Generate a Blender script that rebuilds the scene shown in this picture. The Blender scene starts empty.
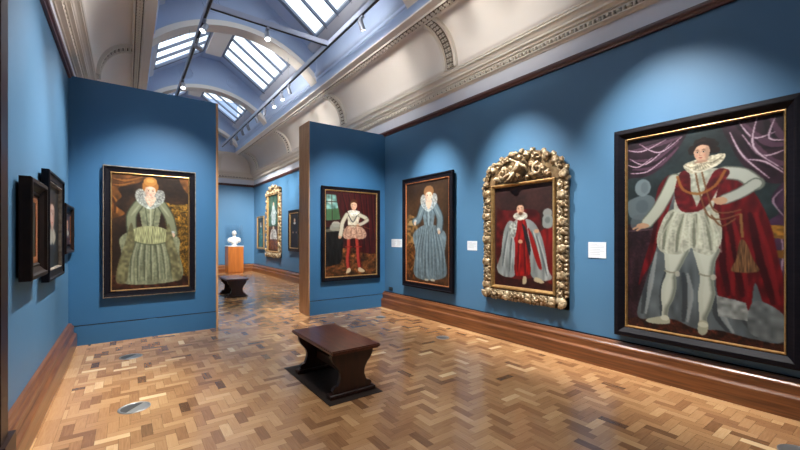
import bpy, bmesh, math, random
import numpy as np
from mathutils import Vector, Matrix
random.seed(7)
PI = math.pi
D = bpy.data
SC = bpy.context.scene
COL = SC.collection

# ------------------------------------------------------------------ materials
def lin(c):
    return tuple((v / 12.92 if v <= 0.04045 else ((v + 0.055) / 1.055) ** 2.4) for v in c)
def rgb(r, g, b):
    return lin((r / 255, g / 255, b / 255)) + (1,)

def mat(name, color, rough=.6, metal=0., spec=.5, noise=None, bump=None, coat=0., var=.0):
    """Principled material; noise=(scale, other colour, stretch) mottles it, bump=(scale, strength)."""
    m = D.materials.new(name); m.use_nodes = True
    nt = m.node_tree; b = nt.nodes['Principled BSDF']
    b.inputs['Base Color'].default_value = color
    b.inputs['Roughness'].default_value = rough
    b.inputs['Metallic'].default_value = metal
    b.inputs['Specular IOR Level'].default_value = spec
    b.inputs['Coat Weight'].default_value = coat
    b.inputs['Coat Roughness'].default_value = .12
    tc = nt.nodes.new('ShaderNodeTexCoord')
    if noise:
        sc, c2, st = noise
        mp = nt.nodes.new('ShaderNodeMapping'); mp.inputs['Scale'].default_value = st
        nt.links.new(tc.outputs['Object'], mp.inputs['Vector'])
        n = nt.nodes.new('ShaderNodeTexNoise'); n.inputs['Scale'].default_value = sc
        n.inputs['Detail'].default_value = 5
        nt.links.new(mp.outputs['Vector'], n.inputs['Vector'])
        cr = nt.nodes.new('ShaderNodeValToRGB')
        cr.color_ramp.elements[0].position = .35; cr.color_ramp.elements[1].position = .65
        cr.color_ramp.elements[0].color = color; cr.color_ramp.elements[1].color = c2
        nt.links.new(n.outputs['Fac'], cr.inputs['Fac'])
        nt.links.new(cr.outputs['Color'], b.inputs['Base Color'])
    if bump:
        n2 = nt.nodes.new('ShaderNodeTexNoise'); n2.inputs['Scale'].default_value = bump[0]
        nt.links.new(tc.outputs['Object'], n2.inputs['Vector'])
        bp = nt.nodes.new('ShaderNodeBump'); bp.inputs['Strength'].default_value = bump[1]
        bp.inputs['Distance'].default_value = .01
        nt.links.new(n2.outputs['Fac'], bp.inputs['Height'])
        nt.links.new(bp.outputs['Normal'], b.inputs['Normal'])
    return m

def emit(name, color, strength):
    m = D.materials.new(name); m.use_nodes = True
    b = m.node_tree.nodes['Principled BSDF']
    b.inputs['Base Color'].default_value = color
    b.inputs['Emission Color'].default_value = color
    b.inputs['Emission Strength'].default_value = strength
    return m

M = {}
M['blue'] = mat('blue_wall_paint', (.058, .157, .276, 1), .5, spec=.5, noise=(2.2, (.061, .164, .288, 1), (1, 1, 1)))
M['blue2'] = mat('blue_screen_paint', (.030, .125, .262, 1), .5, spec=.4, noise=(2.0, (.033, .131, .272, 1), (1, 1, 1)))
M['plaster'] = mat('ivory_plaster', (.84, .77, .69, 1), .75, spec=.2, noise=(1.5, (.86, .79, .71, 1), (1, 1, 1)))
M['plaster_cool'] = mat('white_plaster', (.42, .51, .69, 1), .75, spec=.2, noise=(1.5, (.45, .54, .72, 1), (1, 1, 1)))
M['frieze'] = mat('white_frieze_paint', (.76, .77, .82, 1), .7, spec=.2)
M['ornament'] = mat('ivory_ornament', (.80, .73, .63, 1), .75, spec=.2)
M['ornament_ground'] = mat('shaded_ornament_ground', (.20, .165, .125, 1), .8, spec=.1)  # recess shade behind the ornament, painted in as a darker ground
M['skirt'] = mat('oak_skirting', rgb(88, 50, 26), .3, noise=(3.0, rgb(124, 76, 42), (.6, .6, 14)), coat=.25)
M['rail'] = mat('brown_picture_rail', rgb(86, 42, 30), .4, noise=(4, rgb(64, 30, 22), (1, 1, 20)), coat=.2)
M['oak'] = mat('oak_lining', rgb(196, 152, 108), .45, noise=(5, rgb(172, 128, 86), (6, 6, .5)))
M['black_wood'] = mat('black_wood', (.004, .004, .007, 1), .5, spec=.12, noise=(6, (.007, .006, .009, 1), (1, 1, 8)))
M['brown_frame'] = mat('dark_brown_frame', (.008, .005, .004, 1), .45, spec=.15, noise=(8, (.015, .008, .006, 1), (1, 1, 1)))
M['redwood'] = mat('reddish_moulding', (.22, .07, .025, 1), .3, noise=(10, (.32, .12, .045, 1), (1, 1, 6)), coat=.3)
M['silvered'] = mat('worn_silver_edge', (.30, .27, .22, 1), .4, metal=.3, noise=(20, (.16, .13, .10, 1), (1, 1, 1)))
M['gilt'] = mat('gilt_slip', (.52, .33, .13, 1), .35, metal=.6, noise=(25, (.38, .22, .08, 1), (1, 1, 1)))
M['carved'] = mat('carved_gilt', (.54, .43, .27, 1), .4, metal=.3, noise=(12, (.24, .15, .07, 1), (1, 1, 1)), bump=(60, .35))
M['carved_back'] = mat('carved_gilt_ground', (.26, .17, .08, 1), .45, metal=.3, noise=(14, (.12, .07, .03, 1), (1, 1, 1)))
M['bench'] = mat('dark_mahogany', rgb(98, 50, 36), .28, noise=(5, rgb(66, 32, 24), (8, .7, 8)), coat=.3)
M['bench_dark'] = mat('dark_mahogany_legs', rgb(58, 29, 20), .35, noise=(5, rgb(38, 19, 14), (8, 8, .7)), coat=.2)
M['mat'] = mat('charcoal_floor_mat', (.026, .017, .013, 1), .7, spec=.15, noise=(30, (.034, .023, .018, 1), (1, 1, 1)))
M['metal'] = mat('brushed_steel', (.42, .42, .42, 1), .35, metal=.8)
M['metal_dark'] = mat('dark_steel', (.10, .10, .10, 1), .4, metal=.6)
M['track'] = mat('grey_track_aluminium', (.42, .46, .58, 1), .45, metal=.2)
M['black'] = mat('black_plastic', (.012, .012, .013, 1), .4)
M['lampgrey'] = mat('grey_lamp_body', (.30, .32, .38, 1), .4, metal=.3)
M['white'] = mat('white_card', (.62, .66, .70, 1), .6)
M['ink'] = mat('grey_print', (.28, .29, .31, 1), .7)
M['marble'] = mat('white_marble', (.80, .76, .70, 1), .45, noise=(6, (.70, .66, .60, 1), (1, 1, 1)))
M['plinth'] = mat('honey_oak_veneer', rgb(178, 104, 42), .4, noise=(3, rgb(160, 90, 36), (6, 6, .6)), coat=.2)
M['bar'] = mat('grey_glazing_bar', (.16, .19, .26, 1), .5)
M['sill'] = mat('grey_sill_paint', (.60, .62, .68, 1), .6)
M['casing'] = mat('dark_door_casing', (.016, .006, .004, 1), .4, spec=.3, noise=(5, (.026, .009, .006, 1), (8, 8, .6)))
M['lens'] = emit('lit_lens', (1, .98, .94, 1), 22)

def glass(name, gloss=.08, tint=(1, 1, 1, 1)):
    m = D.materials.new(name); m.use_nodes = True; nt = m.node_tree
    nt.nodes.remove(nt.nodes['Principled BSDF'])
    t = nt.nodes.new('ShaderNodeBsdfTransparent'); t.inputs['Color'].default_value = tint
    g = nt.nodes.new('ShaderNodeBsdfGlossy'); g.inputs['Roughness'].default_value = .05
    mx = nt.nodes.new('ShaderNodeMixShader'); mx.inputs['Fac'].default_value = gloss
    nt.links.new(t.outputs[0], mx.inputs[1]); nt.links.new(g.outputs[0], mx.inputs[2])
    nt.links.new(mx.outputs[0], nt.nodes['Material Output'].inputs['Surface'])
    return m
M['skyglass'] = glass('skylight_glass', .05)
M['caseglass'] = glass('display_case_glass', .03, (.99, .995, 1, 1))

# ------------------------------------------------------------------ mesh helpers
def new_obj(name, bm, m, parent=None, smooth=False, mats=None):
    me = D.meshes.new(name)
    bmesh.ops.recalc_face_normals(bm, faces=bm.faces)
    if smooth:
        for f in bm.faces: f.smooth = True
    bm.to_mesh(me); bm.free()
    o = D.objects.new(name, me); COL.objects.link(o)
    for k in (mats or [m]): me.materials.append(k)
    if parent: o.parent = parent
    return o
def tag(o, label=None, cat=None, group=None, kind=None):
    if label: o['label'] = label
    if cat: o['category'] = cat
    if group: o['group'] = group
    if kind: o['kind'] = kind
    return o
def empty(name, loc=(0, 0, 0), rz=0.):
    o = D.objects.new(name, None); COL.objects.link(o)
    o.location = loc; o.rotation_euler = (0, 0, rz); o.empty_display_size = .1
    return o
def copy_tree(o, parent=None):
    c = o.copy(); COL.objects.link(c)
    if parent: c.parent = parent
    for ch in list(o.children): copy_tree(ch, c)
    return c
def struct(name, bm, m, parent=None, smooth=False, mats=None):
    o = new_obj(name, bm, m, parent, smooth, mats)
    if not parent: o['kind'] = 'structure'
    return o
def box(bm, x0, y0, z0, x1, y1, z1, mi=0):
    v = [bm.verts.new(p) for p in ((x0,y0,z0),(x1,y0,z0),(x1,y1,z0),(x0,y1,z0),(x0,y0,z1),(x1,y0,z1),(x1,y1,z1),(x0,y1,z1))]
    fs = [bm.faces.new([v[i] for i in q]) for q in ((0,3,2,1),(4,5,6,7),(0,1,5,4),(1,2,6,5),(2,3,7,6),(3,0,4,7))]
    for f in fs: f.material_index = mi
    return fs
def hexa(bm, P):
    v = [bm.verts.new(p) for p in P]
    for q in ((0,3,2,1),(4,5,6,7),(0,1,5,4),(1,2,6,5),(2,3,7,6),(3,0,4,7)): bm.faces.new([v[i] for i in q])
def bevel(bm, w, seg=2):
    bmesh.ops.bevel(bm, geom=list(bm.edges), offset=w, segments=seg, affect='EDGES', clamp_overlap=True)
def prism(bm, poly, axis, a, b):
    """Extrude the closed 2D polygon along an axis from a to b (axis 'x': poly=(y,z); 'y': (x,z); 'z': (x,y))."""
    def P(p, t):
        return {'x': (t, p[0], p[1]), 'y': (p[0], t, p[1]), 'z': (p[0], p[1], t)}[axis]
    A = [bm.verts.new(P(p, a)) for p in poly]; B = [bm.verts.new(P(p, b)) for p in poly]
    n = len(poly)
    for i in range(n): bm.faces.new((A[i], A[(i+1) % n], B[(i+1) % n], B[i]))
    for L, rev in ((A, True), (B, False)):
        f = bm.faces.new(L[::-1] if rev else L); f.normal_update()
        if n > 4: bmesh.ops.triangulate(bm, faces=[f])
def lathe(bm, prof, c=(0,0,0), seg=24, cap=True):
    rings = []
    for r, z in prof:
        rings.append([bm.verts.new((c[0]+r*math.cos(2*PI*k/seg), c[1]+r*math.sin(2*PI*k/seg), c[2]+z)) for k in range(seg)])
    for a, b in zip(rings, rings[1:]):
        for k in range(seg): bm.faces.new((a[k], a[(k+1) % seg], b[(k+1) % seg], b[k]))
    if cap:
        bm.faces.new(rings[0][::-1]); bm.faces.new(rings[-1])
def tube(bm, pts, rad, seg=6, flat=1.0):
    """Tapered tube through pts; rad a number or a list. flat squashes along Y."""
    n = len(pts); R_ = rad if isinstance(rad, (list, tuple)) else [rad]*n
    pts = [Vector(p) for p in pts]; rings = []
    up = Vector((0, 1, 0))
    for i, p in enumerate(pts):
        t = (pts[min(i+1, n-1)] - pts[max(i-1, 0)]).normalized()
        if abs(t.dot(up)) > .95: s = t.cross(Vector((1, 0, 0))).normalized()
        else: s = t.cross(up).normalized()
        u = s.cross(t).normalized()
        rings.append([bm.verts.new(p + (s*math.cos(2*PI*k/seg) + u*math.sin(2*PI*k/seg)*flat)*R_[i]) for k in range(seg)])
    for a, b in zip(rings, rings[1:]):
        for k in range(seg): bm.faces.new((a[k], a[(k+1) % seg], b[(k+1) % seg], b[k]))
    bm.faces.new(rings[0][::-1]); bm.faces.new(rings[-1])
def ellipsoid(bm, c, r, rot=None, u=10, v=6):
    mt = Matrix.Translation(c) @ (rot if rot else Matrix.Identity(4)) @ Matrix.Diagonal((r[0], r[1], r[2], 1))
    bmesh.ops.create_uvsphere(bm, u_segments=u, v_segments=v, radius=1, matrix=mt)

def ring_sweep(bm, prof, rect, sides=(0, 1, 2, 3), closed=True):
    """Sweep prof [(inset, z)] round the inside of rect (x0,y0,x1,y1). Sides: 0 y0, 1 x1, 2 y1, 3 x0."""
    x0, y0, x1, y1 = rect
    def corner(k, d):
        return ((x0+d, y0+d), (x1-d, y0+d), (x1-d, y1-d), (x0+d, y1-d))[k]
    for s in sides:
        A = [bm.verts.new((*corner(s, d), z)) for d, z in prof]
        B = [bm.verts.new((*corner((s+1) % 4, d), z)) for d, z in prof]
        n = len(prof)
        for i in range(n if closed else n-1):
            bm.faces.new((A[i], A[(i+1) % n], B[(i+1) % n], B[i]))
        if closed:
            for L in (A, B):
                try: bm.faces.new(L)
                except Exception: pass

# ------------------------------------------------------------------ room dimensions
XL, XR = -.67, 4.68
YB, YF = -2.6, 17.75
YP = 7.04            # face of the partition screens
RECT = (XL, YB, XR, YF)
T = .15

# ---- floor: herringbone oak blocks, one mesh
def make_floor():
    w = .0735; n = 3; eps = .0006
    bx0, by0, bx1, by1 = XL+.22, YB+.22, XR-.24, YF-.22
    V = []; Fc = []; tone = []; UV = []
    rnd = random.Random(3)
    def patch(x, y):
        return .5*math.sin(x*2.1+1.3*math.sin(y*.9)) * math.cos(y*1.7+.6) + .5*math.sin(x*5.3+y*3.1)*math.sin(y*4.7-x*2.0)
    def block(xa, ya, xb, yb, horiz, clip=True, t=None):
        if clip:
            xa, xb, ya, yb = max(xa, bx0), min(xb, bx1), max(ya, by0), min(yb, by1)
            if xb-xa < .004 or yb-ya < .004: return
        i = len(V)
        V.extend(((xa+eps, ya+eps, 0), (xb-eps, ya+eps, 0), (xb-eps, yb-eps, 0), (xa+eps, yb-eps, 0)))
        Fc.append((i, i+1, i+2, i+3))
        if t is None:
            t = (.53 if horiz else .46) + .15*patch((xa+xb)/2, (ya+yb)/2) + rnd.gauss(0, .12)  # crosswise blocks painted lighter, for sheen off the grain
            r = rnd.random()
            if r < .012: t += .42
            elif r < .09: t -= .24
        tone.append(min(1, max(0, t)))
        o1, o2 = rnd.uniform(0, 50), rnd.uniform(0, 50)
        Lx, Ly = xb-xa, yb-ya
        if horiz: UV.extend(((o1, o2), (o1+Lx, o2), (o1+Lx, o2+Ly), (o1, o2+Ly)))
        else: UV.extend(((o1, o2), (o1, o2+Lx), (o1+Ly, o2+Lx), (o1+Ly, o2)))
    ox, oy = XL-1, YB-1
    nx, ny = int((XR-XL+2)/w)+1, int((YF-YB+2)/w)+1
    for yy in range(ny):
        for xx in range(nx):
            k = (xx-yy) % (2*n)
            if k == 0: block(ox+xx*w, oy+yy*w, ox+(xx+n)*w, oy+(yy+1)*w, True)
            elif k == 2*n-1: block(ox+xx*w, oy+yy*w, ox+(xx+1)*w, oy+(yy+n)*w, False)
    # border boards
    def boards(x0, y0, x1, y1, along):
        a, b = (x0, x1) if along == 'x' else (y0, y1)
        q = a
        while q < b-.01:
            e = min(b, q+rnd.uniform(.3, .6))
            tt = .62 + rnd.gauss(0, .12)
            if along == 'x': block(q, y0, e, y1, True, False, tt)
            else: block(x0, q, x1, e, False, False, tt)
            q = e
    boards(XL, YB, bx0-.11, YF, 'y'); boards(bx0-.11, YB, bx0, YF, 'y')
    boards(bx1, YB, bx1+.10, YF, 'y'); boards(bx1+.10, YB, XR, YF, 'y')
    boards(bx0, YB, bx1, by0, 'x'); boards(bx0, by1, bx1, YF, 'x')
    i = len(V)
    V.extend(((XL, YB, -.003), (XR, YB, -.003), (XR, YF, -.003), (XL, YF, -.003)))
    Fc.append((i, i+1, i+2, i+3)); tone.append(-.6); UV.extend(((0, 0),)*4)
    me = D.meshes.new('floor'); me.from_pydata(V, [], Fc); me.update()
    at = me.attributes.new('tone', 'FLOAT', 'FACE'); at.data.foreach_set('value', tone)
    uv = me.uv_layers.new(name='UVMap'); uv.data.foreach_set('uv', [c for p in UV for c in p])
    o = D.objects.new('floor', me); COL.objects.link(o); o['kind'] = 'structure'
    m = D.materials.new('herringbone_oak'); m.use_nodes = True; nt = m.node_tree; b = nt.nodes['Principled BSDF']
    a = nt.nodes.new('ShaderNodeAttribute'); a.attribute_name = 'tone'
    cr = nt.nodes.new('ShaderNodeValToRGB'); e = cr.color_ramp.elements
    e[0].position = 0; e[0].color = rgb(96, 64, 42)
    e[1].position = 1; e[1].color = rgb(228, 196, 150)
    for p, c in ((.3, rgb(146, 104, 68)), (.52, rgb(176, 132, 90)), (.75, rgb(196, 154, 108))):
        q = e.new(p); q.color = c
    u = nt.nodes.new('ShaderNodeUVMap'); mp = nt.nodes.new('ShaderNodeMapping'); mp.inputs['Scale'].default_value = (7, 90, 1)
    nz = nt.nodes.new('ShaderNodeTexNoise'); nz.inputs['Scale'].default_value = 1; nz.inputs['Detail'].default_value = 4
    nt.links.new(u.outputs[0], mp.inputs[0]); nt.links.new(mp.outputs[0], nz.inputs['Vector'])
    mr = nt.nodes.new('ShaderNodeMapRange'); mr.inputs['To Min'].default_value = -.17; mr.inputs['To Max'].default_value = .17
    ad = nt.nodes.new('ShaderNodeMath'); ad.operation = 'ADD'
    nt.links.new(nz.outputs['Fac'], mr.inputs['Value'])
    nt.links.new(mr.outputs[0], ad.inputs[0]); nt.links.new(a.outputs['Fac'], ad.inputs[1])
    nt.links.new(ad.outputs[0], cr.inputs['Fac']); nt.links.new(cr.outputs['Color'], b.inputs['Base Color'])
    b.inputs['Roughness'].default_value = .23; b.inputs['Specular IOR Level'].default_value = .5
    b.inputs['Coat Weight'].default_value = .35; b.inputs['Coat Roughness'].default_value = .2
    me.materials.append(m)
    return o
make_floor()

# ---- walls
WT = 4.2
def plain_wall(name, x0, y0, x1, y1, z1=WT, m='blue'):
    bm = bmesh.new(); box(bm, x0, y0, 0, x1, y1, z1); return struct(name, bm, M[m])
plain_wall('wall_right', XR, YB-T, XR+T, YF+T)
bm = bmesh.new(); DY0, DY1, DZ = 2.15, 3.17, 2.9
box(bm, XL-T, YB-T, 0, XL, DY0, WT); box(bm, XL-T, DY1, 0, XL, YF+T, WT); box(bm, XL-T, DY0, DZ, XL, DY1, WT)
DZ = 4.0
bm.free(); bm = bmesh.new()
box(bm, XL-T, YB-T, 0, XL, DY0, WT); box(bm, XL-T, DY1, 0, XL, YF+T, WT); box(bm, XL-T, DY0, DZ, XL, DY1, WT)
struct('wall_left', bm, M['blue'])
plain_wall('wall_far', XL, YF, XR, YF+T)
plain_wall('wall_back', XL, YB-T, XR, YB)

# door casing beside the camera, on the left wall
bm = bmesh.new()
for ya, yb in ((DY1-.02, DY1+.215), (DY0-.14, DY0+.02)):
    box(bm, XL-T, ya, 0, XL+.055, yb, 3.78); box(bm, XL+.055, ya+.02, 0, XL+.07, yb-.05, 3.78)
    box(bm, XL, ya-.02, 0, XL+.095, yb+.015, .315)
box(bm, XL-T, DY0-.14, 3.66, XL+.07, DY1+.14, 3.80)
door = struct('door_1', bm, M['casing'])
bm = bmesh.new(); box(bm, XL-T+.02, DY0+.02, .01, XL-T+.07, DY1-.02, 3.66)
for z0, z1 in ((.25, 1.1), (1.25, 2.3), (2.45, 3.45)):
    for y0, y1 in ((DY0+.12, DY0+.45), (DY0+.57, DY0+.9)):
        box(bm, XL-T+.07, y0, z0, XL-T+.085, y1, z1)
leaf = struct('door_leaf', bm, M['casing'], door)
bm = bmesh.new(); ellipsoid(bm, (XL-T+.13, DY0+.09, 1.05), (.035, .03, .03)); box(bm, XL-T+.07, DY0+.08, 1.04, XL-T+.12, DY0+.10, 1.06)
struct('door_knob', bm, M['metal'], door, True)

# ---- skirting
SK = [(0, 0), (.112, 0), (.112, .165), (.108, .178), (.098, .186), (.088, .190), (.076, .196), (.072, .205), (.070, .245),
      (.074, .256), (.076, .268), (.072, .282), (.060, .296), (.050, .302), (.046, .314), (.040, .324), (.030, .330), (0, .330)]
for nm, sd in (('baseboard_right', 1), ('baseboard_far', 2), ('baseboard_back', 0)):
    bm = bmesh.new(); ring_sweep(bm, SK, RECT, (sd,)); struct(nm, bm, M['skirt'])
bm = bmesh.new()
for ya, yb in ((YB, DY0-.16), (DY1+.20, YF)):
    A = [bm.verts.new((XL+d*.86, ya, z)) for d, z in SK]; B = [bm.verts.new((XL+d*.86, yb, z)) for d, z in SK]
    n = len(SK)
    for i in range(n): bm.faces.new((A[i], A[(i+1) % n], B[(i+1) % n], B[i]))
    bm.faces.new(A); bm.faces.new(B)
struct('baseboard_left', bm, M['skirt'])
# black strip painting in the shade line along the top of the skirting
bm = bmesh.new(); ring_sweep(bm, [(0, .330), (.012, .330), (.012, .341), (0, .341)], RECT, (1, 2)); struct('skirting_shade_strip', bm, M['black_wood'])

# ---- picture rail and cornice
RAIL = [(0, 3.79), (.030, 3.79), (.034, 3.812), (.052, 3.824), (.058, 3.845), (.056, 3.862), (.044, 3.872), (.030, 3.878), (.030, 3.888), (0, 3.888)]
for nm, sd in (('trim_picture_rail_right', 1), ('trim_picture_rail_left', 3), ('trim_picture_rail_far', 2)):
    bm = bmesh.new(); ring_sweep(bm, RAIL, RECT, (sd,)); struct(nm, bm, M['rail'])
FR = [(0, 3.888), (.012, 3.888), (.012, 4.13), (0, 4.13)]
for nm, sd in (('trim_frieze_right', 1), ('trim_frieze_left', 3), ('trim_frieze_far', 2)):
    bm = bmesh.new(); ring_sweep(bm, FR, RECT, (sd,)); struct(nm, bm, M['frieze'])
CO = [(0, 4.10), (.030, 4.10), (.040, 4.112), (.090, 4.122), (.092, 4.136), (.058, 4.142), (.060, 4.222), (.095, 4.226), (.090, 4.240),
      (.105, 4.252), (.140, 4.262), (.140, 4.290), (.152, 4.300), (.166, 4.318), (.190, 4.332), (.215, 4.338), (.215, 4.362), (.232, 4.370), (.232, 4.395), (0, 4.395)]
def ornament_strip(bm, fn, length, pitch, kind='egg'):
    """fn(t, du, dn) -> world point; t along the strip, du across (-1..1), dn outward metres."""
    n = int(length/pitch)
    for i in range(n):
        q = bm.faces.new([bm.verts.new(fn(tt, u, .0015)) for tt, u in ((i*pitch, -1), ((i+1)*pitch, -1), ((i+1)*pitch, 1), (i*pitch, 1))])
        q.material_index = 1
    for i in range(n):
        t = (i+.5)*pitch
        if kind == 'egg':
            for (a, ru, rt, rn) in ((0, .9, .26, .034),):
                ring = [fn(t+math.cos(2*PI*k/6)*rt*pitch, math.sin(2*PI*k/6)*ru, .002) for k in range(6)]
                top = [fn(t+math.cos(2*PI*k/6)*rt*pitch*.55, math.sin(2*PI*k/6)*ru*.6, rn) for k in range(6)]
                A = [bm.verts.new(p) for p in ring]; B = [bm.verts.new(p) for p in top]
                for k in range(6): bm.faces.new((A[k], A[(k+1) % 6], B[(k+1) % 6], B[k]))
                bm.faces.new(B)
            hexa(bm, [fn(t+pitch*(.5+dx), dy, dn) for dn in (0, .026) for dx, dy in ((-.07, -.9), (.07, -.9), (.07, .6), (-.07, .6))])
        else:  # guilloche: a ring of four petals
            for k in range(4):
                an = k*PI/2+PI/4
                c = (t+math.cos(an)*pitch*.25, math.sin(an)*.5)
                P = []
                for dn, s in ((0, 1.), (.026, .7)):
                    for q in range(4):
                        a2 = q*PI/2
                        P.append(fn(c[0]+math.cos(a2)*pitch*.2*s, c[1]+math.sin(a2)*.42*s, dn))
                hexa(bm, P)
LY = YF-YB
for nm, sd in (('trim_cornice_right', 1), ('trim_cornice_left', 3), ('trim_cornice_far', 2)):
    bm = bmesh.new(); ring_sweep(bm, CO, RECT, (sd,))
    if sd == 1: fn = lambda t, u, n: (XR-.058-n, YB+t, 4.178+u*.034)
    elif sd == 3: fn = lambda t, u, n: (XL+.058+n, YB+t, 4.178+u*.034)
    else: fn = lambda t, u, n: (XL+t, YF-.058-n, 4.178+u*.034)
    ornament_strip(bm, fn, LY if sd != 2 else XR-XL, .115)
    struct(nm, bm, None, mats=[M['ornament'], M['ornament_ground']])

# ---- cove
CX, CZ, CW, CH = .232, 4.39, .52, .65
YE = YF-CX-CW-.29     # end of the lantern
def cove_pts(n=14, off=0.):
    return [(CX+(CW)*(1-math.cos(a*PI/2/n))+off*math.cos(a*PI/2/n), CZ+(CH)*math.sin(a*PI/2/n)-off*math.sin(a*PI/2/n)) for a in range(n+1)]
bm = bmesh.new()
cp = cove_pts(); prof = cp + [(CX+CW, CZ+CH+.08), (0, CZ+CH+.08), (0, CZ)]
ring_sweep(bm, prof, RECT, (0, 1, 2, 3), True)
struct('ceiling_cove', bm, M['plaster'], smooth=False)
for p in D.objects['ceiling_cove'].data.polygons: p.use_smooth = True
# soffit band (ornament + flange)
SB = [(CX+CW-.01, CZ+CH-.02), (CX+CW+.005, CZ+CH-.035), (CX+CW+.02, CZ+CH-.02), (CX+CW+.13, CZ+CH-.02), (CX+CW+.145, CZ+CH-.035), (CX+CW+.16, CZ+CH-.01),
      (CX+CW+.29, CZ+CH-.01), (CX+CW+.29, CZ+CH+.018), (CX+CW-.01, CZ+CH+.10)]
bm = bmesh.new(); ring_sweep(bm, SB, RECT, (0, 1, 2, 3)); struct('trim_soffit_band', bm, M['plaster'])
for nm, x, s in (('trim_soffit_ornament_right', XR-CX-CW-.075, -1), ('trim_soffit_ornament_left', XL+CX+CW+.075, 1)):
    bm = bmesh.new()
    fn = lambda t, u, n, x=x: (x+u*.052, YB+.8+t, CZ+CH-.02-n)
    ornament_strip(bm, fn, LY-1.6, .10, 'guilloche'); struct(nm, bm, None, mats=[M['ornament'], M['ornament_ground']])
# cove ribs
AY = [.75, 4.65, 8.55, 12.5, 16.35]
def rib(side, y):
    bm = bmesh.new(); n = 14
    def P(a, off):
        ca, sa = math.cos(a), math.sin(a)
        d = CX+CW*(1-ca)+off*ca; z = CZ+CH*sa-off*sa
        return ((XR-d) if side == 'right' else (XL+d)), z
    for y0, y1, off in ((y-.15, y-.10, .055), (y-.10, y+.10, .03), (y+.10, y+.15, .055)):
        ro = [P(k*PI/2/n, off) for k in range(n+1)]; ri = [P(k*PI/2/n, -.005) for k in range(n+1)]
        prism(bm, ro+ri[::-1], 'y', y0, y1)
    L = 1.0
    def fn(t, u, nn):
        x, z = P(min(t/L, 1)*PI/2, .03+nn); return (x, y+u*.085, z)
    ornament_strip(bm, fn, L, .09, 'guilloche')
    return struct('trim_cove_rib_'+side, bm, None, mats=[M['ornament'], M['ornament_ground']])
for y in AY:
    for s in ('right', 'left'): rib(s, y)
# ribs on the far cove
for x in (.9, 3.1):
    bm = bmesh.new(); n = 14
    def PP(a, off):
        return (YF-(CX+CW*(1-math.cos(a))+off*math.cos(a)), CZ+CH*math.sin(a)-off*math.sin(a))
    ro = [PP(k*PI/2/n, .04) for k in range(n+1)]; ri = [PP(k*PI/2/n, -.005) for k in range(n+1)]
    prism(bm, ro+ri[::-1], 'x', x-.14, x+.14); struct('trim_cove_rib_far', bm, M['ornament'])

# ---- lantern
LX0, LX1 = XL+CX+CW+.29, XR-CX-CW-.29
XM = (LX0+LX1)/2
ZU = CZ+CH+.02
YS = YB+CX+CW+.29
UP = [(0, ZU), (.0, ZU+.17), (-.015, ZU+.19), (-.015, ZU+.24), (-.04, ZU+.27), (-.055, ZU+.31), (-.06, ZU+.35), (.0, ZU+.37), (0, 5.90), (.12, 5.90), (.12, ZU)]
bm = bmesh.new()
for sx, x in ((1, LX1), (-1, LX0)):
    prism(bm, [(x+sx*d, z) for d, z in UP], 'y', YS, YE)
for y, sy in ((YE, 1), (YS-.1, 1)):
    box(bm, LX0-.1, y, ZU-.02, LX1+.1, y+.1, 7.1)
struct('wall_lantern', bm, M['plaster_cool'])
EX, EZ, RX, RZ = 1.44, 6.02, .25, 6.86      # offsets from XM: eave and ridge edges of the glazing
k_ = (RZ-EZ)/(EX-RX)
hw = LX1-XM
ZE2 = EZ-k_*(hw-EX)
bm = bmesh.new()
# ridge strip
box(bm, XM-RX, YS, RZ-.03, XM+RX, YE, RZ+.05)
bays = [(AY[i]+.16, AY[i+1]-.16) for i in range(4)] + [(YS, AY[0]-.16)]
BAYW = []
for (a, b) in bays:
    BAYW.append((a+.40, b-.44))
cuts = sorted(BAYW)
def slope_slab(bm, sx, xa, xb, y0, y1, th=.06):
    f = lambda x: EZ-k_*(x-EX)
    P = []
    for dz in (0, th):
        P += [(XM+sx*xa, y0, f(xa)+dz), (XM+sx*xb, y0, f(xb)+dz), (XM+sx*xb, y1, f(xb)+dz), (XM+sx*xa, y1, f(xa)+dz)]
    hexa(bm, P)
y = YS
edges = []
for a, b in cuts:
    edges.append((y, a)); y = b
edges.append((y, YE))
for sx in (1, -1):
    for a, b in edges: slope_slab(bm, sx, RX-.01, EX, a, b)
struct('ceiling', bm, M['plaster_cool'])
bm = bmesh.new()
for sx in (1, -1): slope_slab(bm, sx, EX-.02, hw+.1, YS, YE, .09)
for sx in (1, -1):
    f = lambda x: EZ-k_*(x-EX)
    hexa(bm, [(XM+sx*x, yy, f(x)-dz) for dz in (.05, 0) for x, yy in ((EX-.02, YS), (EX+.11, YS), (EX+.11, YE), (EX-.02, YE))])
struct('trim_lantern_sill', bm, M['sill'])
# white raised panel on ridge underside
bm = bmesh.new()
for a, b in cuts: box(bm, XM-.2, a, RZ-.10, XM+.2, b, RZ-.03)
struct('trim_ridge_casing', bm, M['plaster'])
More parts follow.
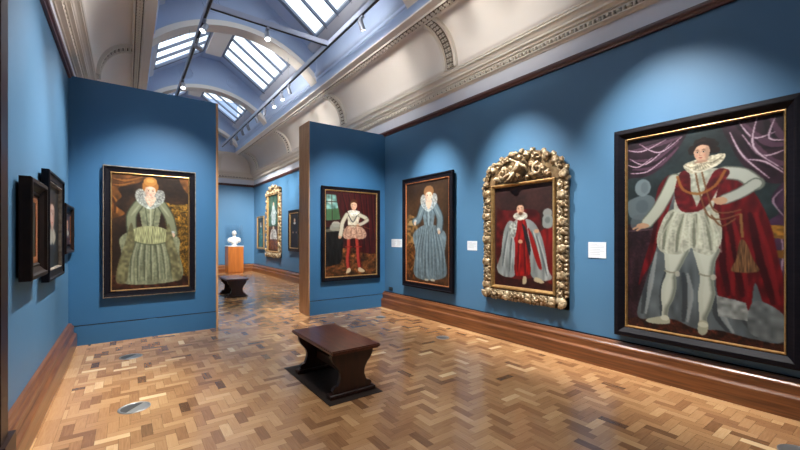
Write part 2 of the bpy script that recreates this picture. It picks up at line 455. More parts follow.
# windows
def skylight(sx, y0, y1, idx):
    f = lambda x: EZ-k_*(x-EX)
    root = empty('window_%d' % idx, (XM+sx*EX, (y0+y1)/2, EZ)); root['kind'] = 'structure'
    L = Vector((XM+sx*EX, (y0+y1)/2, EZ))
    bm = bmesh.new()
    def bar(xa, xb, ya, yb, dz0, dz1):
        hexa(bm, [(XM+sx*x-L.x, yy-L.y, f(x)+dz-L.z) for dz in (dz0, dz1) for x, yy in ((xa, ya), (xb, ya), (xb, yb), (xa, yb))])
    n = max(2, round((y1-y0)/.58))
    for i in range(n+1):
        c = y0+(y1-y0)*i/n; w = .022 if 0 < i < n else .05
        bar(RX, EX, c-w, c+w, -.05, .02)
    bar(RX-.02, RX+.03, y0, y1, -.04, .02); bar(EX-.03, EX+.01, y0, y1, -.04, .02)
    struct('window_frame', bm, M['bar'], root)
    bm = bmesh.new()
    hexa(bm, [(XM+sx*x-L.x, yy-L.y, f(x)+dz-L.z) for dz in (.022, .03) for x, yy in ((RX, y0), (EX, y0), (EX, y1), (RX, y1))])
    struct('pane', bm, M['skyglass'], root)
    # sampling portal for the sky light through this opening
    ld = D.lights.new('sky_portal', 'AREA'); ld.shape = 'RECTANGLE'
    ld.size = math.hypot(EX-RX, RZ-EZ); ld.size_y = y1-y0
    lo = D.objects.new('sky_portal', ld); COL.objects.link(lo)
    xm = (RX+EX)/2
    nrm = Vector((-sx*k_, 0, -1)).normalized()      # facing down into the room
    lo.location = Vector((XM+sx*xm, (y0+y1)/2, f(xm))) - nrm*.05
    xa_ = Vector((sx*1, 0, -k_)).normalized(); ya_ = (-nrm).cross(xa_)
    lo.rotation_euler = Matrix((xa_, ya_, -nrm)).transposed().to_euler()
    ld.cycles.is_portal = True
i = 1
for a, b in cuts:
    for sx in (1, -1):
        skylight(sx, a, b, i); i += 1
# diaphragm arches
ZS, ZA = 5.25, 5.95
RR = ((hw-.0)**2+(ZA-ZS)**2)/(2*(ZA-ZS))
def arch_z(x, off=0.):
    r = RR-off; v = r*r-(x-XM)**2
    return ZA-RR+math.sqrt(max(v, 0))
for y in AY:
    bm = bmesh.new(); n = 28
    xs = [LX0+(LX1-LX0)*k/n for k in range(n+1)]
    f = lambda x: min(RZ+.02, EZ-k_*(abs(x-XM)-EX)+.02)
    for x0, x1 in zip(xs, xs[1:]):
        hexa(bm, [(x0, y-.12, arch_z(x0)), (x1, y-.12, arch_z(x1)), (x1, y+.12, arch_z(x1)), (x0, y+.12, arch_z(x0)),
                  (x0, y-.12, f(x0)), (x1, y-.12, f(x1)), (x1, y+.12, f(x1)), (x0, y+.12, f(x0))])
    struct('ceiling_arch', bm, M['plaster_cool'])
    bm = bmesh.new()
    for ya, yb, o1 in ((y-.17, y-.11, -.05), (y-.13, y+.13, .03), (y+.11, y+.17, -.05)):
        for x0, x1 in zip(xs, xs[1:]):
            hexa(bm, [(x0, ya, arch_z(x0, .035)), (x1, ya, arch_z(x1, .035)), (x1, yb, arch_z(x1, .035)), (x0, yb, arch_z(x0, .035)),
                      (x0, ya, arch_z(x0, -.07)), (x1, ya, arch_z(x1, -.07)), (x1, yb, arch_z(x1, -.07)), (x0, yb, arch_z(x0, -.07))])
    # spandrel roundels
    struct('trim_arch_band', bm, M['plaster'])
    bm = bmesh.new()
    for sx in (1, -1):
        cx, cz = XM+sx*.62, 6.28
        N = 24
        for (r, w) in ((.16, .015), (.11, .01)):
            pts = [(cx+r*math.cos(2*PI*k/N), y-.12, cz+r*math.sin(2*PI*k/N)) for k in range(N+1)]
            tube(bm, pts, w, 6)
    struct('trim_arch_roundels', bm, M['plaster_cool'], smooth=True)

# ---- partition screens with oak-lined ends
def screen(name, x0, x1, oak_side):
    bm = bmesh.new(); PT = .50; H = 3.825
    a, b = (x0, x1-.035) if oak_side == 'r' else (x0+.02, x1)
    box(bm, a, YP, 0, b, YP+PT, H)
    root = struct(name, bm, M['blue2'])
    bm = bmesh.new()
    for y0, y1 in ((YP-.014, YP), (YP+PT, YP+PT+.014)):
        box(bm, a, y0-(.006 if y0 < YP else 0), 0, b, y1, .272)
    struct('plinth_board', bm, M['blue2'], root)
    bm = bmesh.new(); box(bm, a, YP-.003, .272, b, YP, .286); struct('painted_shadow_gap', bm, M['black'], root)  # black strip stands in for the shade of the groove
    bm = bmesh.new()
    if oak_side == 'r': box(bm, x1-.035, YP-.002, 0, x1, YP+PT+.002, H)
    else: box(bm, x0, YP-.002, 0, x0+.02, YP+PT+.002, H)
    l = struct('oak_lining', bm, M['oak'], root)
    return root
screen('wall_screen_left', XL, 1.262, 'r')
screen('wall_screen_right', 2.885, XR, 'l')

# ------------------------------------------------------------------ painted canvases
class Paint:
    def __init__(s, W, H, base, seed=1):
        s.W, s.H = W, H
        s.r = np.random.RandomState(seed)
        u, v = np.meshgrid((np.arange(W)+.5)/W, (np.arange(H)+.5)/H)
        s.u, s.v = u, v
        s.img = np.zeros((H, W, 3)); s.img[:] = np.array(base)/255.
    @staticmethod
    def smooth(P, n=6):
        P = np.array(P, float); N = len(P); out = []
        for i in range(N):
            p0, p1, p2, p3 = P[i-1], P[i], P[(i+1) % N], P[(i+2) % N]
            for k in range(n):
                t = k/n
                out.append(.5*((2*p1)+(-p0+p2)*t+(2*p0-5*p1+4*p2-p3)*t*t+(-p0+3*p1-3*p2+p3)*t**3))
        return np.array(out)
    def blur(s, a, n):
        for _ in range(n):
            p = np.pad(a, 1, mode='edge')
            a = (p[:-2, 1:-1]+p[2:, 1:-1]+p[1:-1, :-2]+p[1:-1, 2:]+2*p[1:-1, 1:-1])/6
        return a
    def mask(s, P, sm=True, soft=1):
        if sm: P = s.smooth(P)
        else: P = np.array(P, float)
        inside = np.zeros(s.u.shape, bool)
        x, y = s.u, s.v
        for i in range(len(P)):
            x1, y1 = P[i]; x2, y2 = P[(i+1) % len(P)]
            if y1 == y2: continue
            c = ((y1 > y) != (y2 > y)) & (x < (x2-x1)*(y-y1)/(y2-y1)+x1)
            inside ^= c
        return s.blur(inside.astype(float), soft)
    def put(s, m, c, a=1.):
        m = (m*a)[..., None]; s.img = s.img*(1-m)+(np.array(c)/255.)*m
    def poly(s, P, c, a=1., sm=True, soft=1):
        m = s.mask(P, sm, soft); s.put(m, c, a); return m
    def ell(s, cx, cy, rx, ry, c, a=1., rot=0., soft=1):
        asp = s.W/s.H
        dx, dy = (s.u-cx), (s.v-cy)
        if rot:
            X = dx*asp; Y = dy; dx = (X*math.cos(rot)+Y*math.sin(rot))/asp; dy = -X*math.sin(rot)+Y*math.cos(rot)
        m = s.blur(((dx/rx)**2+(dy/ry)**2 < 1).astype(float), soft); s.put(m, c, a); return m
    def line(s, P, w, c, a=1., soft=1, taper=False):
        """w in height units."""
        asp = s.W/s.H; P = [np.array(p, float) for p in P]
        if len(P) > 2:
            Q = []
            for i in range(len(P)-1):
                p0, p1, p2, p3 = P[max(i-1, 0)], P[i], P[i+1], P[min(i+2, len(P)-1)]
                for k in range(5):
                    t = k/5; Q.append(.5*((2*p1)+(-p0+p2)*t+(2*p0-5*p1+4*p2-p3)*t*t+(-p0+3*p1-3*p2+p3)*t**3))
            Q.append(P[-1]); P = Q
        m = np.zeros(s.u.shape); n = len(P)-1
        for i in range(n):
            (x1, y1), (x2, y2) = P[i], P[i+1]
            ax, ay = (s.u-x1)*asp, s.v-y1; bx, by = (x2-x1)*asp, y2-y1
            L = bx*bx+by*by+1e-9; t = np.clip((ax*bx+ay*by)/L, 0, 1)
            d = np.hypot(ax-bx*t, ay-by*t); ww = w*(1-.7*abs(2*(i+.5)/n-1)) if taper else w
            m = np.maximum(m, (d < ww).astype(float))
        m = s.blur(m, soft); s.put(m, c, a); return m
    def folds(s, m, lines, w, dark, light, a=.5):
        for L in lines:
            k = s.line_mask(L, w)*m; s.put(k, dark, a)
            L2 = [(x+w*1.6, y) for x, y in L]; k = s.line_mask(L2, w*.7)*m; s.put(k, light, a*.9)
    def line_mask(s, P, w):
        img = s.img.copy(); m = s.line(P, w, (0, 0, 0), 1, 2, True); s.img = img; return m
    def noise(s, m, amt, size=6, sx=1, sy=1):
        h, w = s.H//max(1, int(size*sy))+2, s.W//max(1, int(size*sx))+2
        g = s.r.rand(h, w)
        yi = np.linspace(0, h-1.01, s.H); xi = np.linspace(0, w-1.01, s.W)
        y0 = yi.astype(int); x0 = xi.astype(int); fy = (yi-y0)[:, None]; fx = (xi-x0)[None]
        a = g[y0][:, x0]*(1-fy)*(1-fx)+g[y0+1][:, x0]*fy*(1-fx)+g[y0][:, x0+1]*(1-fy)*fx+g[y0+1][:, x0+1]*fy*fx
        k = 1+(a-.5)*2*amt
        s.img = s.img*(1-m[..., None])+np.clip(s.img*k[..., None], 0, 1)*m[..., None]
    def full(s): return np.ones(s.u.shape)
    def face(s, cx, cy, rx, ry, skin, hair, turn=0., look=1):
        """a plain generic painted face; turn shifts the features sideways"""
        k = lambda f: [min(255, c*f) for c in skin]
        s.poly([(cx-rx, cy-ry*.3), (cx-rx*.7, cy-ry*.9), (cx, cy-ry*1.08), (cx+rx*.7, cy-ry*.9), (cx+rx, cy-ry*.3), (cx+rx*.92, cy+ry*.3), (cx+rx*.55, cy+ry*.8), (cx, cy+ry*1.05), (cx-rx*.55, cy+ry*.8), (cx-rx*.92, cy+ry*.3)], skin)
        sd = -1 if turn > 0 else 1
        s.ell(cx+sd*rx*.68, cy+ry*.15, rx*.32, ry*.75, k(.78), .6, soft=4)
        s.ell(cx, cy+ry*.95, rx*.6, ry*.18, k(.8), .5, soft=3)
        s.ell(cx-sd*rx*.1, cy-ry*.6, rx*.6, ry*.28, k(1.07), .6, soft=3)
        fx = cx+turn*rx*.3
        for q in (-1, 1):
            ex = fx+q*rx*.40
            s.ell(ex, cy-ry*.10, rx*.23, ry*.12, k(.80), .7, soft=2)
            s.ell(ex, cy-ry*.09, rx*.17, ry*.065, (222, 214, 200), .9, soft=0)
            s.ell(ex, cy-ry*.09, rx*.085, ry*.07, (44, 34, 30), 1, soft=0)
            s.line([(ex-rx*.2, cy-ry*.13), (ex, cy-ry*.175), (ex+rx*.2, cy-ry*.13)], ry*.022, k(.45), .85, 0)
            s.line([(ex-rx*.24, cy-ry*.29), (ex, cy-ry*.34), (ex+rx*.22, cy-ry*.29)], ry*.03, hair, .7)
            s.ell(fx+q*rx*.52, cy+ry*.28, rx*.22, ry*.14, (206, 128, 112), .30, soft=3)
        s.line([(fx+turn*rx*.08, cy-ry*.08), (fx+turn*rx*.22, cy+ry*.22)], ry*.03, k(.80), .7)
        s.line([(fx-rx*.13, cy+ry*.27), (fx+rx*.13, cy+ry*.27)], ry*.028, k(.62), .7)
        s.ell(fx-turn*rx*.02, cy+ry*.12, rx*.06, ry*.16, k(1.1), .7, soft=1)
        s.ell(fx, cy+ry*.50, rx*.26, ry*.045, (142, 58, 56), .9, soft=0)
        s.ell(fx, cy+ry*.565, rx*.19, ry*.045, (180, 88, 80), .8, soft=1)
        s.ell(fx, cy+ry*.68, rx*.16, ry*.03, k(.82), .6, soft=1)
        s.poly([(cx-rx*1.08, cy-ry*.1), (cx-rx*1.05, cy-ry*.9), (cx, cy-ry*1.38), (cx+rx*1.05, cy-ry*.9), (cx+rx*1.08, cy-ry*.1), (cx+rx*.85, cy-ry*.6), (cx, cy-ry*.82), (cx-rx*.85, cy-ry*.6)], hair, .95)

def sleeve(p, P, w0, w1, c, dark):
    p.line(P, w0, dark, .9); p.line(P, w1, c, 1, 2)

def paint_gentleman():     # large: red cloak, white doublet and hose, purple hangings
    p = Paint(250, 420, (46, 58, 60), 3)
    F = p.full(); p.noise(F, .18, 30); p.noise(F, .1, 5)
    # floor carpet
    m = p.poly([(-.1, .885), (1.1, .885), (1.1, 1.1), (-.1, 1.1)], (70, 38, 28), sm=False); p.noise(m, .6, 5); p.noise(m, .3, 2)
    m = p.poly([(-.1, .84), (.22, .86), (.22, .9), (-.1, .92)], (48, 34, 30), .8)
    # table with dark cloth, pale bust-shaped ornament
    m = p.poly([(-.1, .49), (.2, .475), (.24, .5), (.2, .8), (.12, .93), (-.1, .93)], (54, 34, 40)); p.noise(m, .35, 8, 1, 3); p.noise(m, .25, 3)
    p.line([(-.02, .492), (.22, .48)], .004, (110, 90, 96), .7)
    g = (120, 132, 136)
    p.poly([(.02, .41), (.0, .34), (.05, .315), (.15, .30), (.21, .32), (.235, .37), (.2, .42), (.1, .43)], g, .85, soft=2)
    p.ell(.125, .262, .062, .045, (134, 146, 150), .9, soft=2); p.ell(.14, .262, .03, .03, (92, 104, 108), .4, soft=4)
    p.ell(.12, .36, .05, .035, (86, 98, 104), .5, soft=4); p.poly([(.05, .41), (.18, .41), (.19, .47), (.04, .475)], (104, 114, 118), .8)
    # purple hangings
    pu, pd, pl = (52, 32, 44), (26, 14, 24), (204, 186, 196)
    m = p.poly([(-.1, -.03), (.4, -.03), (.45, .0), (.40, .07), (.3, .15), (.18, .20), (.05, .205), (-.1, .19)], pu); p.noise(m, .35, 14)
    p.folds(m, [[(.0, .06), (.2, .05), (.38, .03)], [(.0, .11), (.2, .12), (.36, .05)], [(.02, .16), (.2, .16), (.36, .08)]], .016, pd, (120, 88, 108), .8)
    for L in ([(.0, .05), (.12, .07), (.3, .03)], [(.02, .1), (.15, .14), (.34, .05)], [(.03, .18), (.16, .18), (.3, .12)], [(.1, .03), (.25, .09), (.41, .03)], [(.0, .13), (.09, .15), (.2, .11)]):
        p.line(L, .006, (100, 74, 90), .8, 2, True); p.line(L, .0030, pl, .95, taper=True)
    m = p.poly([(.68, -.03), (1.1, -.03), (1.1, .3), (1.0, .3), (.9, .285), (.8, .22), (.72, .12)], pu); p.noise(m, .35, 14)
    p.folds(m, [[(.75, .02), (.88, .12), (1.0, .14)], [(.8, .1), (.9, .2), (1.0, .22)], [(.9, .02), (.95, .1), (1.0, .1)]], .02, pd, (120, 88, 108), .8)
    for L in ([(.71, .05), (.78, .16), (.92, .27)], [(.76, .01), (.84, .09), (.95, .08)], [(.78, .07), (.88, .17), (1.0, .16)], [(.86, .0), (.84, .13), (.99, .24)], [(.8, .18), (.9, .2), (1.0, .26)], [(.95, .02), (.92, .1), (1.0, .12)]):
        p.line(L, .008, (100, 74, 90), .8, 2, True); p.line(L, .0036, pl, .95, taper=True)
    m = p.poly([(1.1, .28), (1.0, .29), (.93, .36), (.97, .42), (.9, .47), (.88, .6), (.93, .75), (1.1, .8)], (72, 48, 70)); p.noise(m, .3, 12)
    for L in ([(.99, .32), (.94, .37), (1.0, .44)], [(.94, .48), (.92, .56), (.97, .66)], [(.98, .5), (.99, .6), (.97, .72)]): p.line(L, .004, pl, .6, taper=True)
    # gilded chair arm
    m = p.poly([(.87, .49), (.92, .47), (1.1, .49), (1.1, .535), (.95, .525), (.87, .515)], (150, 112, 48)); p.noise(m, .3, 4)
    p.poly([(.9, .585), (1.1, .57), (1.1, .60), (.92, .61)], (120, 86, 38))
    # cloak: white lining then red
    wl = (132, 138, 138)
    m = p.poly([(.36, .22), (.27, .3), (.22, .5), (.17, .7), (.08, .93), (.2, .945), (.35, .93), (.5, .96), (.66, .95), (.85, .965), (1.0, .94), (.92, .7), (.84, .4), (.75, .25)], (104, 112, 114))
    p.noise(m, .2, 14, .6, 2); 
    p.folds(m, [[(.2, .6), (.16, .75), (.12, .92)], [(.3, .7), (.28, .8), (.27, .93)], [(.42, .7), (.44, .8), (.42, .93)], [(.62, .8), (.64, .88), (.7, .95)], [(.76, .8), (.8, .88), (.86, .95)]], .018, (62, 68, 72), (176, 182, 180), .75)
    rd, rD, rL = (104, 20, 27), (52, 8, 14), (146, 38, 42)
    m = p.poly([(.33, .21), (.25, .26), (.215, .36), (.2, .5), (.13, .66), (.09, .78), (.135, .72), (.2, .64), (.27, .48), (.33, .36), (.36, .28)], rd); p.noise(m, .3, 9, .6, 2)
    m2 = p.poly([(.7, .23), (.82, .3), (.92, .45), (.97, .62), (1.02, .78), (1.02, .88), (.92, .86), (.85, .72), (.82, .84), (.74, .8), (.64, .79), (.62, .6), (.6, .45), (.64, .3)], rd); p.noise(m2, .3, 9, .6, 2)
    p.folds(m2, [[(.7, .45), (.74, .6), (.78, .78)], [(.82, .42), (.88, .6), (.94, .8)], [(.66, .5), (.68, .65), (.7, .78)]], .02, rD, rL, .7)
    p.folds(m, [[(.28, .3), (.24, .42), (.2, .55)]], .015, rD, rL, .7)
    m = p.poly([(.63, .79), (.80, .81), (.82, .89), (.64, .885)], (150, 154, 150), sm=False); p.noise(m, .2, 6)
    m = p.poly([(.84, .80), (.99, .84), (1.02, .95), (.82, .94)], (116, 122, 122)); p.noise(m, .2, 8)
    # lower legs and shoes
    lg, ld = (196, 200, 186), (112, 118, 108)
    for P, S_ in (([(.30, .56), (.455, .57), (.43, .63), (.385, .695), (.37, .72), (.372, .77), (.352, .83), (.318, .88), (.308, .925), (.268, .925), (.272, .88), (.262, .82), (.272, .76), (.298, .71), (.292, .66)], 1),
                  ([(.49, .56), (.645, .57), (.622, .64), (.612, .70), (.618, .75), (.622, .79), (.600, .85), (.572, .90), (.570, .94), (.528, .94), (.524, .90), (.520, .85), (.516, .79), (.528, .73), (.524, .69), (.505, .64)], 1)):
        m = p.poly(P, lg); sh = [(x+.022, y) for x, y in P]
        k = m*(1-p.mask([(x-.028, y) for x, y in P], True, 4)); p.put(p.blur(k, 3), ld, .75)
        k = m*p.mask([(x+.03, y) for x, y in P], True, 5)*p.mask([(x-.02, y) for x, y in P], True, 5); p.put(k, (222, 224, 210), .35)
    for kx, ky in ((.335, .695), (.568, .70)):
        p.line([(kx-.043, ky-.004), (kx, ky+.004), (kx+.043, ky)], .004, (150, 150, 132), .9); p.ell(kx+.045, ky+.008, .018, .014, (196, 194, 178), .8)
    p.poly([(.305, .915), (.26, .925), (.17, .945), (.15, .96), (.2, .968), (.3, .96), (.33, .945)], (178, 180, 160)); p.ell(.29, .93, .03, .014, (214, 214, 196), .8)
    p.poly([(.525, .92), (.575, .92), (.575, .965), (.545, .985), (.515, .97)], (178, 180, 160)); p.ell(.548, .935, .032, .013, (214, 214, 196), .8)
    # breeches
    m = p.poly([(.34, .385), (.6, .385), (.655, .45), (.66, .54), (.6, .605), (.5, .59), (.47, .575), (.4, .605), (.28, .6), (.235, .56), (.25, .48)], (184, 186, 170)); p.noise(m, .12, 8, .5, 2); p.noise(m, .10, 3)
    p.folds(m, [[(.35, .4), (.3, .48), (.28, .58)], [(.42, .4), (.39, .5), (.37, .59)], [(.5, .4), (.5, .5), (.49, .57)], [(.56, .4), (.59, .5), (.6, .58)]], .012, (112, 116, 100), (214, 216, 196), .7)
    for t in np.linspace(.28, .64, 9):
        p.line([(.47+(t-.46)*.55, .40), (t, .5), (t+(t-.46)*.1, .59)], .003, (214, 214, 198), .5, 2)
    # doublet and sleeves
    m = p.poly([(.36, .215), (.5, .2), (.68, .215), (.64, .3), (.6, .39), (.48, .41), (.36, .39), (.37, .3)], (178, 182, 168)); p.noise(m, .15, 5)
    sleeve(p, [(.355, .235), (.3, .31), (.235, .385), (.16, .445)], .03, .024, (182, 186, 172), (108, 114, 104))
    sleeve(p, [(.68, .228), (.78, .245), (.85, .29)], .031, .025, (182, 186, 176), (108, 114, 104))
    sleeve(p, [(.85, .29), (.77, .325), (.68, .35)], .025, .020, (178, 182, 172), (100, 106, 98))
    p.ell(.125, .462, .05, .014, (190, 158, 130)); p.line([(.1, .462), (.05, .478)], .005, (186, 152, 124)); p.line([(.12, .468), (.08, .486)], .005, (186, 152, 124))
    p.ell(.655, .355, .04, .018, (192, 160, 132)); p.line([(.64, .35), (.6, .345)], .006, (190, 156, 128))
    # red mantle across the chest
    m = p.poly([(.40, .205), (.46, .215), (.47, .3), (.5, .36), (.5, .4), (.4, .39), (.36, .3)], rd, .95); p.noise(m, .3, 6)
    m = p.poly([(.62, .215), (.71, .225), (.64, .3), (.58, .37), (.5, .4), (.54, .33)], rd, .95); p.noise(m, .3, 6)
    # plain cords and tassel
    for L in ([(.5, .21), (.53, .32), (.58, .42), (.66, .44), (.76, .42)], [(.54, .21), (.58, .33), (.62, .4), (.7, .41), (.77, .40)], [(.6, .42), (.66, .47), (.74, .44)]):
        p.line(L, .0035, (126, 92, 62), .9)
    p.line([(.38, .225), (.42, .29), (.52, .315), (.62, .285), (.68, .22)], .006, (158, 112, 60), .9); 
    p.line([(.77, .42), (.78, .52)], .005, (140, 106, 66), 1)
    m = p.poly([(.765, .54), (.795, .54), (.84, .62), (.865, .67), (.72, .675), (.745, .62)], (120, 90, 62)); p.noise(m, .4, 3, .5, 4)
    # collar, hair, face
    m = p.poly([(.42, .175), (.48, .155), (.62, .14), (.685, .145), (.65, .185), (.56, .21), (.47, .215)], (196, 190, 168)); p.noise(m, .25, 3)
    for k in range(15):
        t = k/14; p.line([(.46+.15*t, .196-.012*math.sin(PI*t)-.02*t), (.435+.235*t, .17+.04*math.sin(PI*t)-.02*t)], .0016, (112, 106, 92), .6)
    p.line([(.43, .178), (.5, .208), (.57, .205), (.66, .172)], .003, (226, 222, 206), .7)
    for k in range(40):
        a = p.r.uniform(-.15, PI+.15); q = p.r.uniform(.55, 1.0)
        p.ell(.555+.085*q*math.cos(a), .118-.062*q*math.sin(a), .020, .011, (34+p.r.randint(14), 22+p.r.randint(9), 19), .95)
    m = p.ell(.555, .098, .07, .042, (32, 21, 19)); p.noise(m, .4, 4)
    p.face(.54, .122, .05, .044, (206, 172, 148), (60, 38, 28), -.5)
    p.poly([(.488, .112), (.495, .08), (.55, .068), (.60, .08), (.598, .11), (.585, .09), (.55, .082), (.515, .086)], (34, 22, 20))
    p.line([(.5, .165), (.57, .163)], .004, (176, 140, 120), .8)
    p.img *= .92
    return p

def paint_seated():        # seated figure in red and ermine
    p = Paint(130, 190, (66, 42, 38), 5); F = p.full(); p.noise(F, .25, 22); p.noise(F, .15, 4)
    m = p.poly([(-.1, .87), (1.1, .87), (1.1, 1.1), (-.1, 1.1)], (66, 32, 28), sm=False); p.noise(m, .3, 6)
    m = p.poly([(.05, .26), (.12, .23), (.3, .24), (.75, .26), (.8, .5), (.78, .86), (.1, .86)], (92, 26, 26), .9); p.noise(m, .35, 8)
    m = p.poly([(.78, .46), (1.1, .44), (1.1, .9), (.84, .88), (.8, .6)], (112, 28, 26)); p.noise(m, .3, 8, .5, 2)
    p.ell(.91, .285, .07, .042, (150, 154, 150), .9); p.poly([(.85, .31), (.97, .31), (.99, .38), (.96, .42), (.86, .42), (.83, .38)], (142, 148, 144)); p.ell(.91, .35, .04, .03, (86, 92, 92), .5, soft=2)
    w = (150, 156, 154)
    m = p.poly([(.3, .34), (.2, .4), (.15, .52), (.12, .68), (.04, .82), (.12, .895), (.3, .91), (.38, .86), (.4, .6), (.42, .42)], w); p.noise(m, .2, 10, .5, 2)
    p.folds(m, [[(.25, .45), (.2, .6), (.15, .8)], [(.33, .45), (.3, .65), (.28, .85)]], .014, (84, 90, 92), (200, 204, 198), .7)
    m = p.poly([(.55, .34), (.7, .37), (.82, .5), (.88, .65), (.92, .8), (.98, .88), (.85, .91), (.66, .88), (.6, .7), (.56, .5)], w); p.noise(m, .2, 10, .5, 2)
    p.folds(m, [[(.66, .45), (.74, .6), (.78, .8)], [(.74, .5), (.84, .7), (.9, .86)]], .014, (84, 90, 92), (200, 204, 198), .7)
    m = p.poly([(.38, .34), (.55, .34), (.6, .5), (.62, .68), (.64, .85), (.5, .885), (.37, .86), (.38, .6), (.34, .45)], (142, 30, 28)); p.noise(m, .25, 7, .5, 2)
    p.folds(m, [[(.45, .5), (.44, .7), (.42, .85)], [(.54, .5), (.55, .7), (.56, .86)]], .012, (84, 12, 14), (186, 62, 50), .7)
    m = p.poly([(.6, .42), (.68, .5), (.78, .68), (.82, .8), (.76, .78), (.66, .6)], (150, 34, 30)); p.poly([(.5, .38), (.56, .42), (.64, .6), (.62, .68), (.55, .52)], (46, 44, 48))
    m = p.poly([(.26, .39), (.36, .35), (.42, .34), (.38, .5), (.3, .5)], (160, 164, 158)); p.noise(m, .3, 3)
    p.poly([(.52, .89), (.57, .89), (.57, .95), (.51, .96)], (190, 178, 150)); p.poly([(.72, .885), (.8, .895), (.86, .925), (.8, .935), (.7, .92)], (190, 178, 150))
    p.ell(.47, .55, .04, .02, (196, 160, 132)); p.ell(.74, .45, .04, .02, (196, 160, 132))
    m = p.ell(.47, .3, .125, .04, (204, 204, 192)); p.noise(m, .2, 3); p.ell(.47, .288, .085, .022, (150, 148, 138), .6)
    p.ell(.465, .2, .08, .05, (52, 34, 28)); p.face(.47, .235, .062, .05, (208, 172, 146), (60, 38, 28), -.4)
    p.ell(.475, .278, .035, .016, (92, 58, 40), .8); return p

def lady(p, cx, hem, gown, dark, light, hair, waist=.44, collar=(160, 166, 166), sk=((.2, .95), (.95, .92)), sh=.25, hd=.14, fr=(.075, .055), splay=.45, hands=((.2, .42), (.78, .5))):
    (lx, ly), (rx, ry) = sk
    m = p.poly([(cx-.12, waist), (cx+.12, waist), (cx+splay*.75, waist+.09), (rx-.03, .7), (rx, ry), (cx, hem), (lx, ly), (lx+.03, .7), (cx-splay*.75, waist+.09)], gown)
    p.noise(m, .18, 8, .4, 3); p.noise(m, .1, 3)
    L = []
    for k in range(9):
        t = (k+.5)/9; x0 = cx-.2+.4*t; x1 = lx+(rx-lx)*t; L.append([(x0, waist+.03), ((x0+x1)/2+(t-.5)*.12, (waist+hem)/2), (x1, hem-.04)])
    p.folds(m, L, .011, dark, light, .6)
    m = p.poly([(cx-.16, sh-.01), (cx+.16, sh-.01), (cx+.13, .36), (cx+.09, waist+.02), (cx, waist+.05), (cx-.09, waist+.02), (cx-.13, .36)], gown); p.noise(m, .15, 4)
    p.line([(cx, sh+.03), (cx, waist)], .006, light, .7); p.line([(cx-.07, sh+.03), (cx-.03, waist)], .004, dark, .7); p.line([(cx+.07, sh+.03), (cx+.03, waist)], .004, dark, .7)
    (hx, hy), (gx, gy) = hands
    for (sx, ex, ey, qx, qy) in ((-1, cx-.24, .37, hx, hy), (1, cx+.25, .37, gx, gy)):
        sleeve(p, [(cx+sx*.15, sh+.025), (ex, ey), (qx, qy-.02)], .040, .031, gown, dark)
        p.line([(cx+sx*.14, sh+.03), ((cx+sx*.14+ex)/2, (sh+.02+ey)/2), (ex, ey-.01)], .008, light, .5, 2, True)
        p.ell(qx-sx*.01, qy-.025, .035, .014, collar)
        p.ell(qx, qy, .028, .02, (206, 180, 158))
    m = p.poly([(cx-.19, sh-.03), (cx-.175, hd-.005), (cx-.10, hd-.02), (cx, hd+.03), (cx+.10, hd-.02), (cx+.175, hd-.005), (cx+.19, sh-.03), (cx+.13, sh+.025), (cx, sh+.065), (cx-.13, sh+.025)], collar, .8); p.noise(m, .25, 2)
    for k in range(13):
        a = PI*k/12; p.line([(cx-.09*math.cos(a), sh-.02+.03*math.sin(a)), (cx-.18*math.cos(a), sh-.035+.09*math.sin(a)-.06*abs(math.cos(a)))], .0022, [c*.72 for c in collar], .6)
    p.poly([(cx-.07, sh-.04), (cx+.07, sh-.04), (cx, sh+.045)], (210, 184, 164))
    p.ell(cx, hd-.045, fr[0]*1.5, fr[1]*1.15, hair); p.face(cx, hd, fr[0], fr[1], (218, 192, 172), hair, .2)
    return m

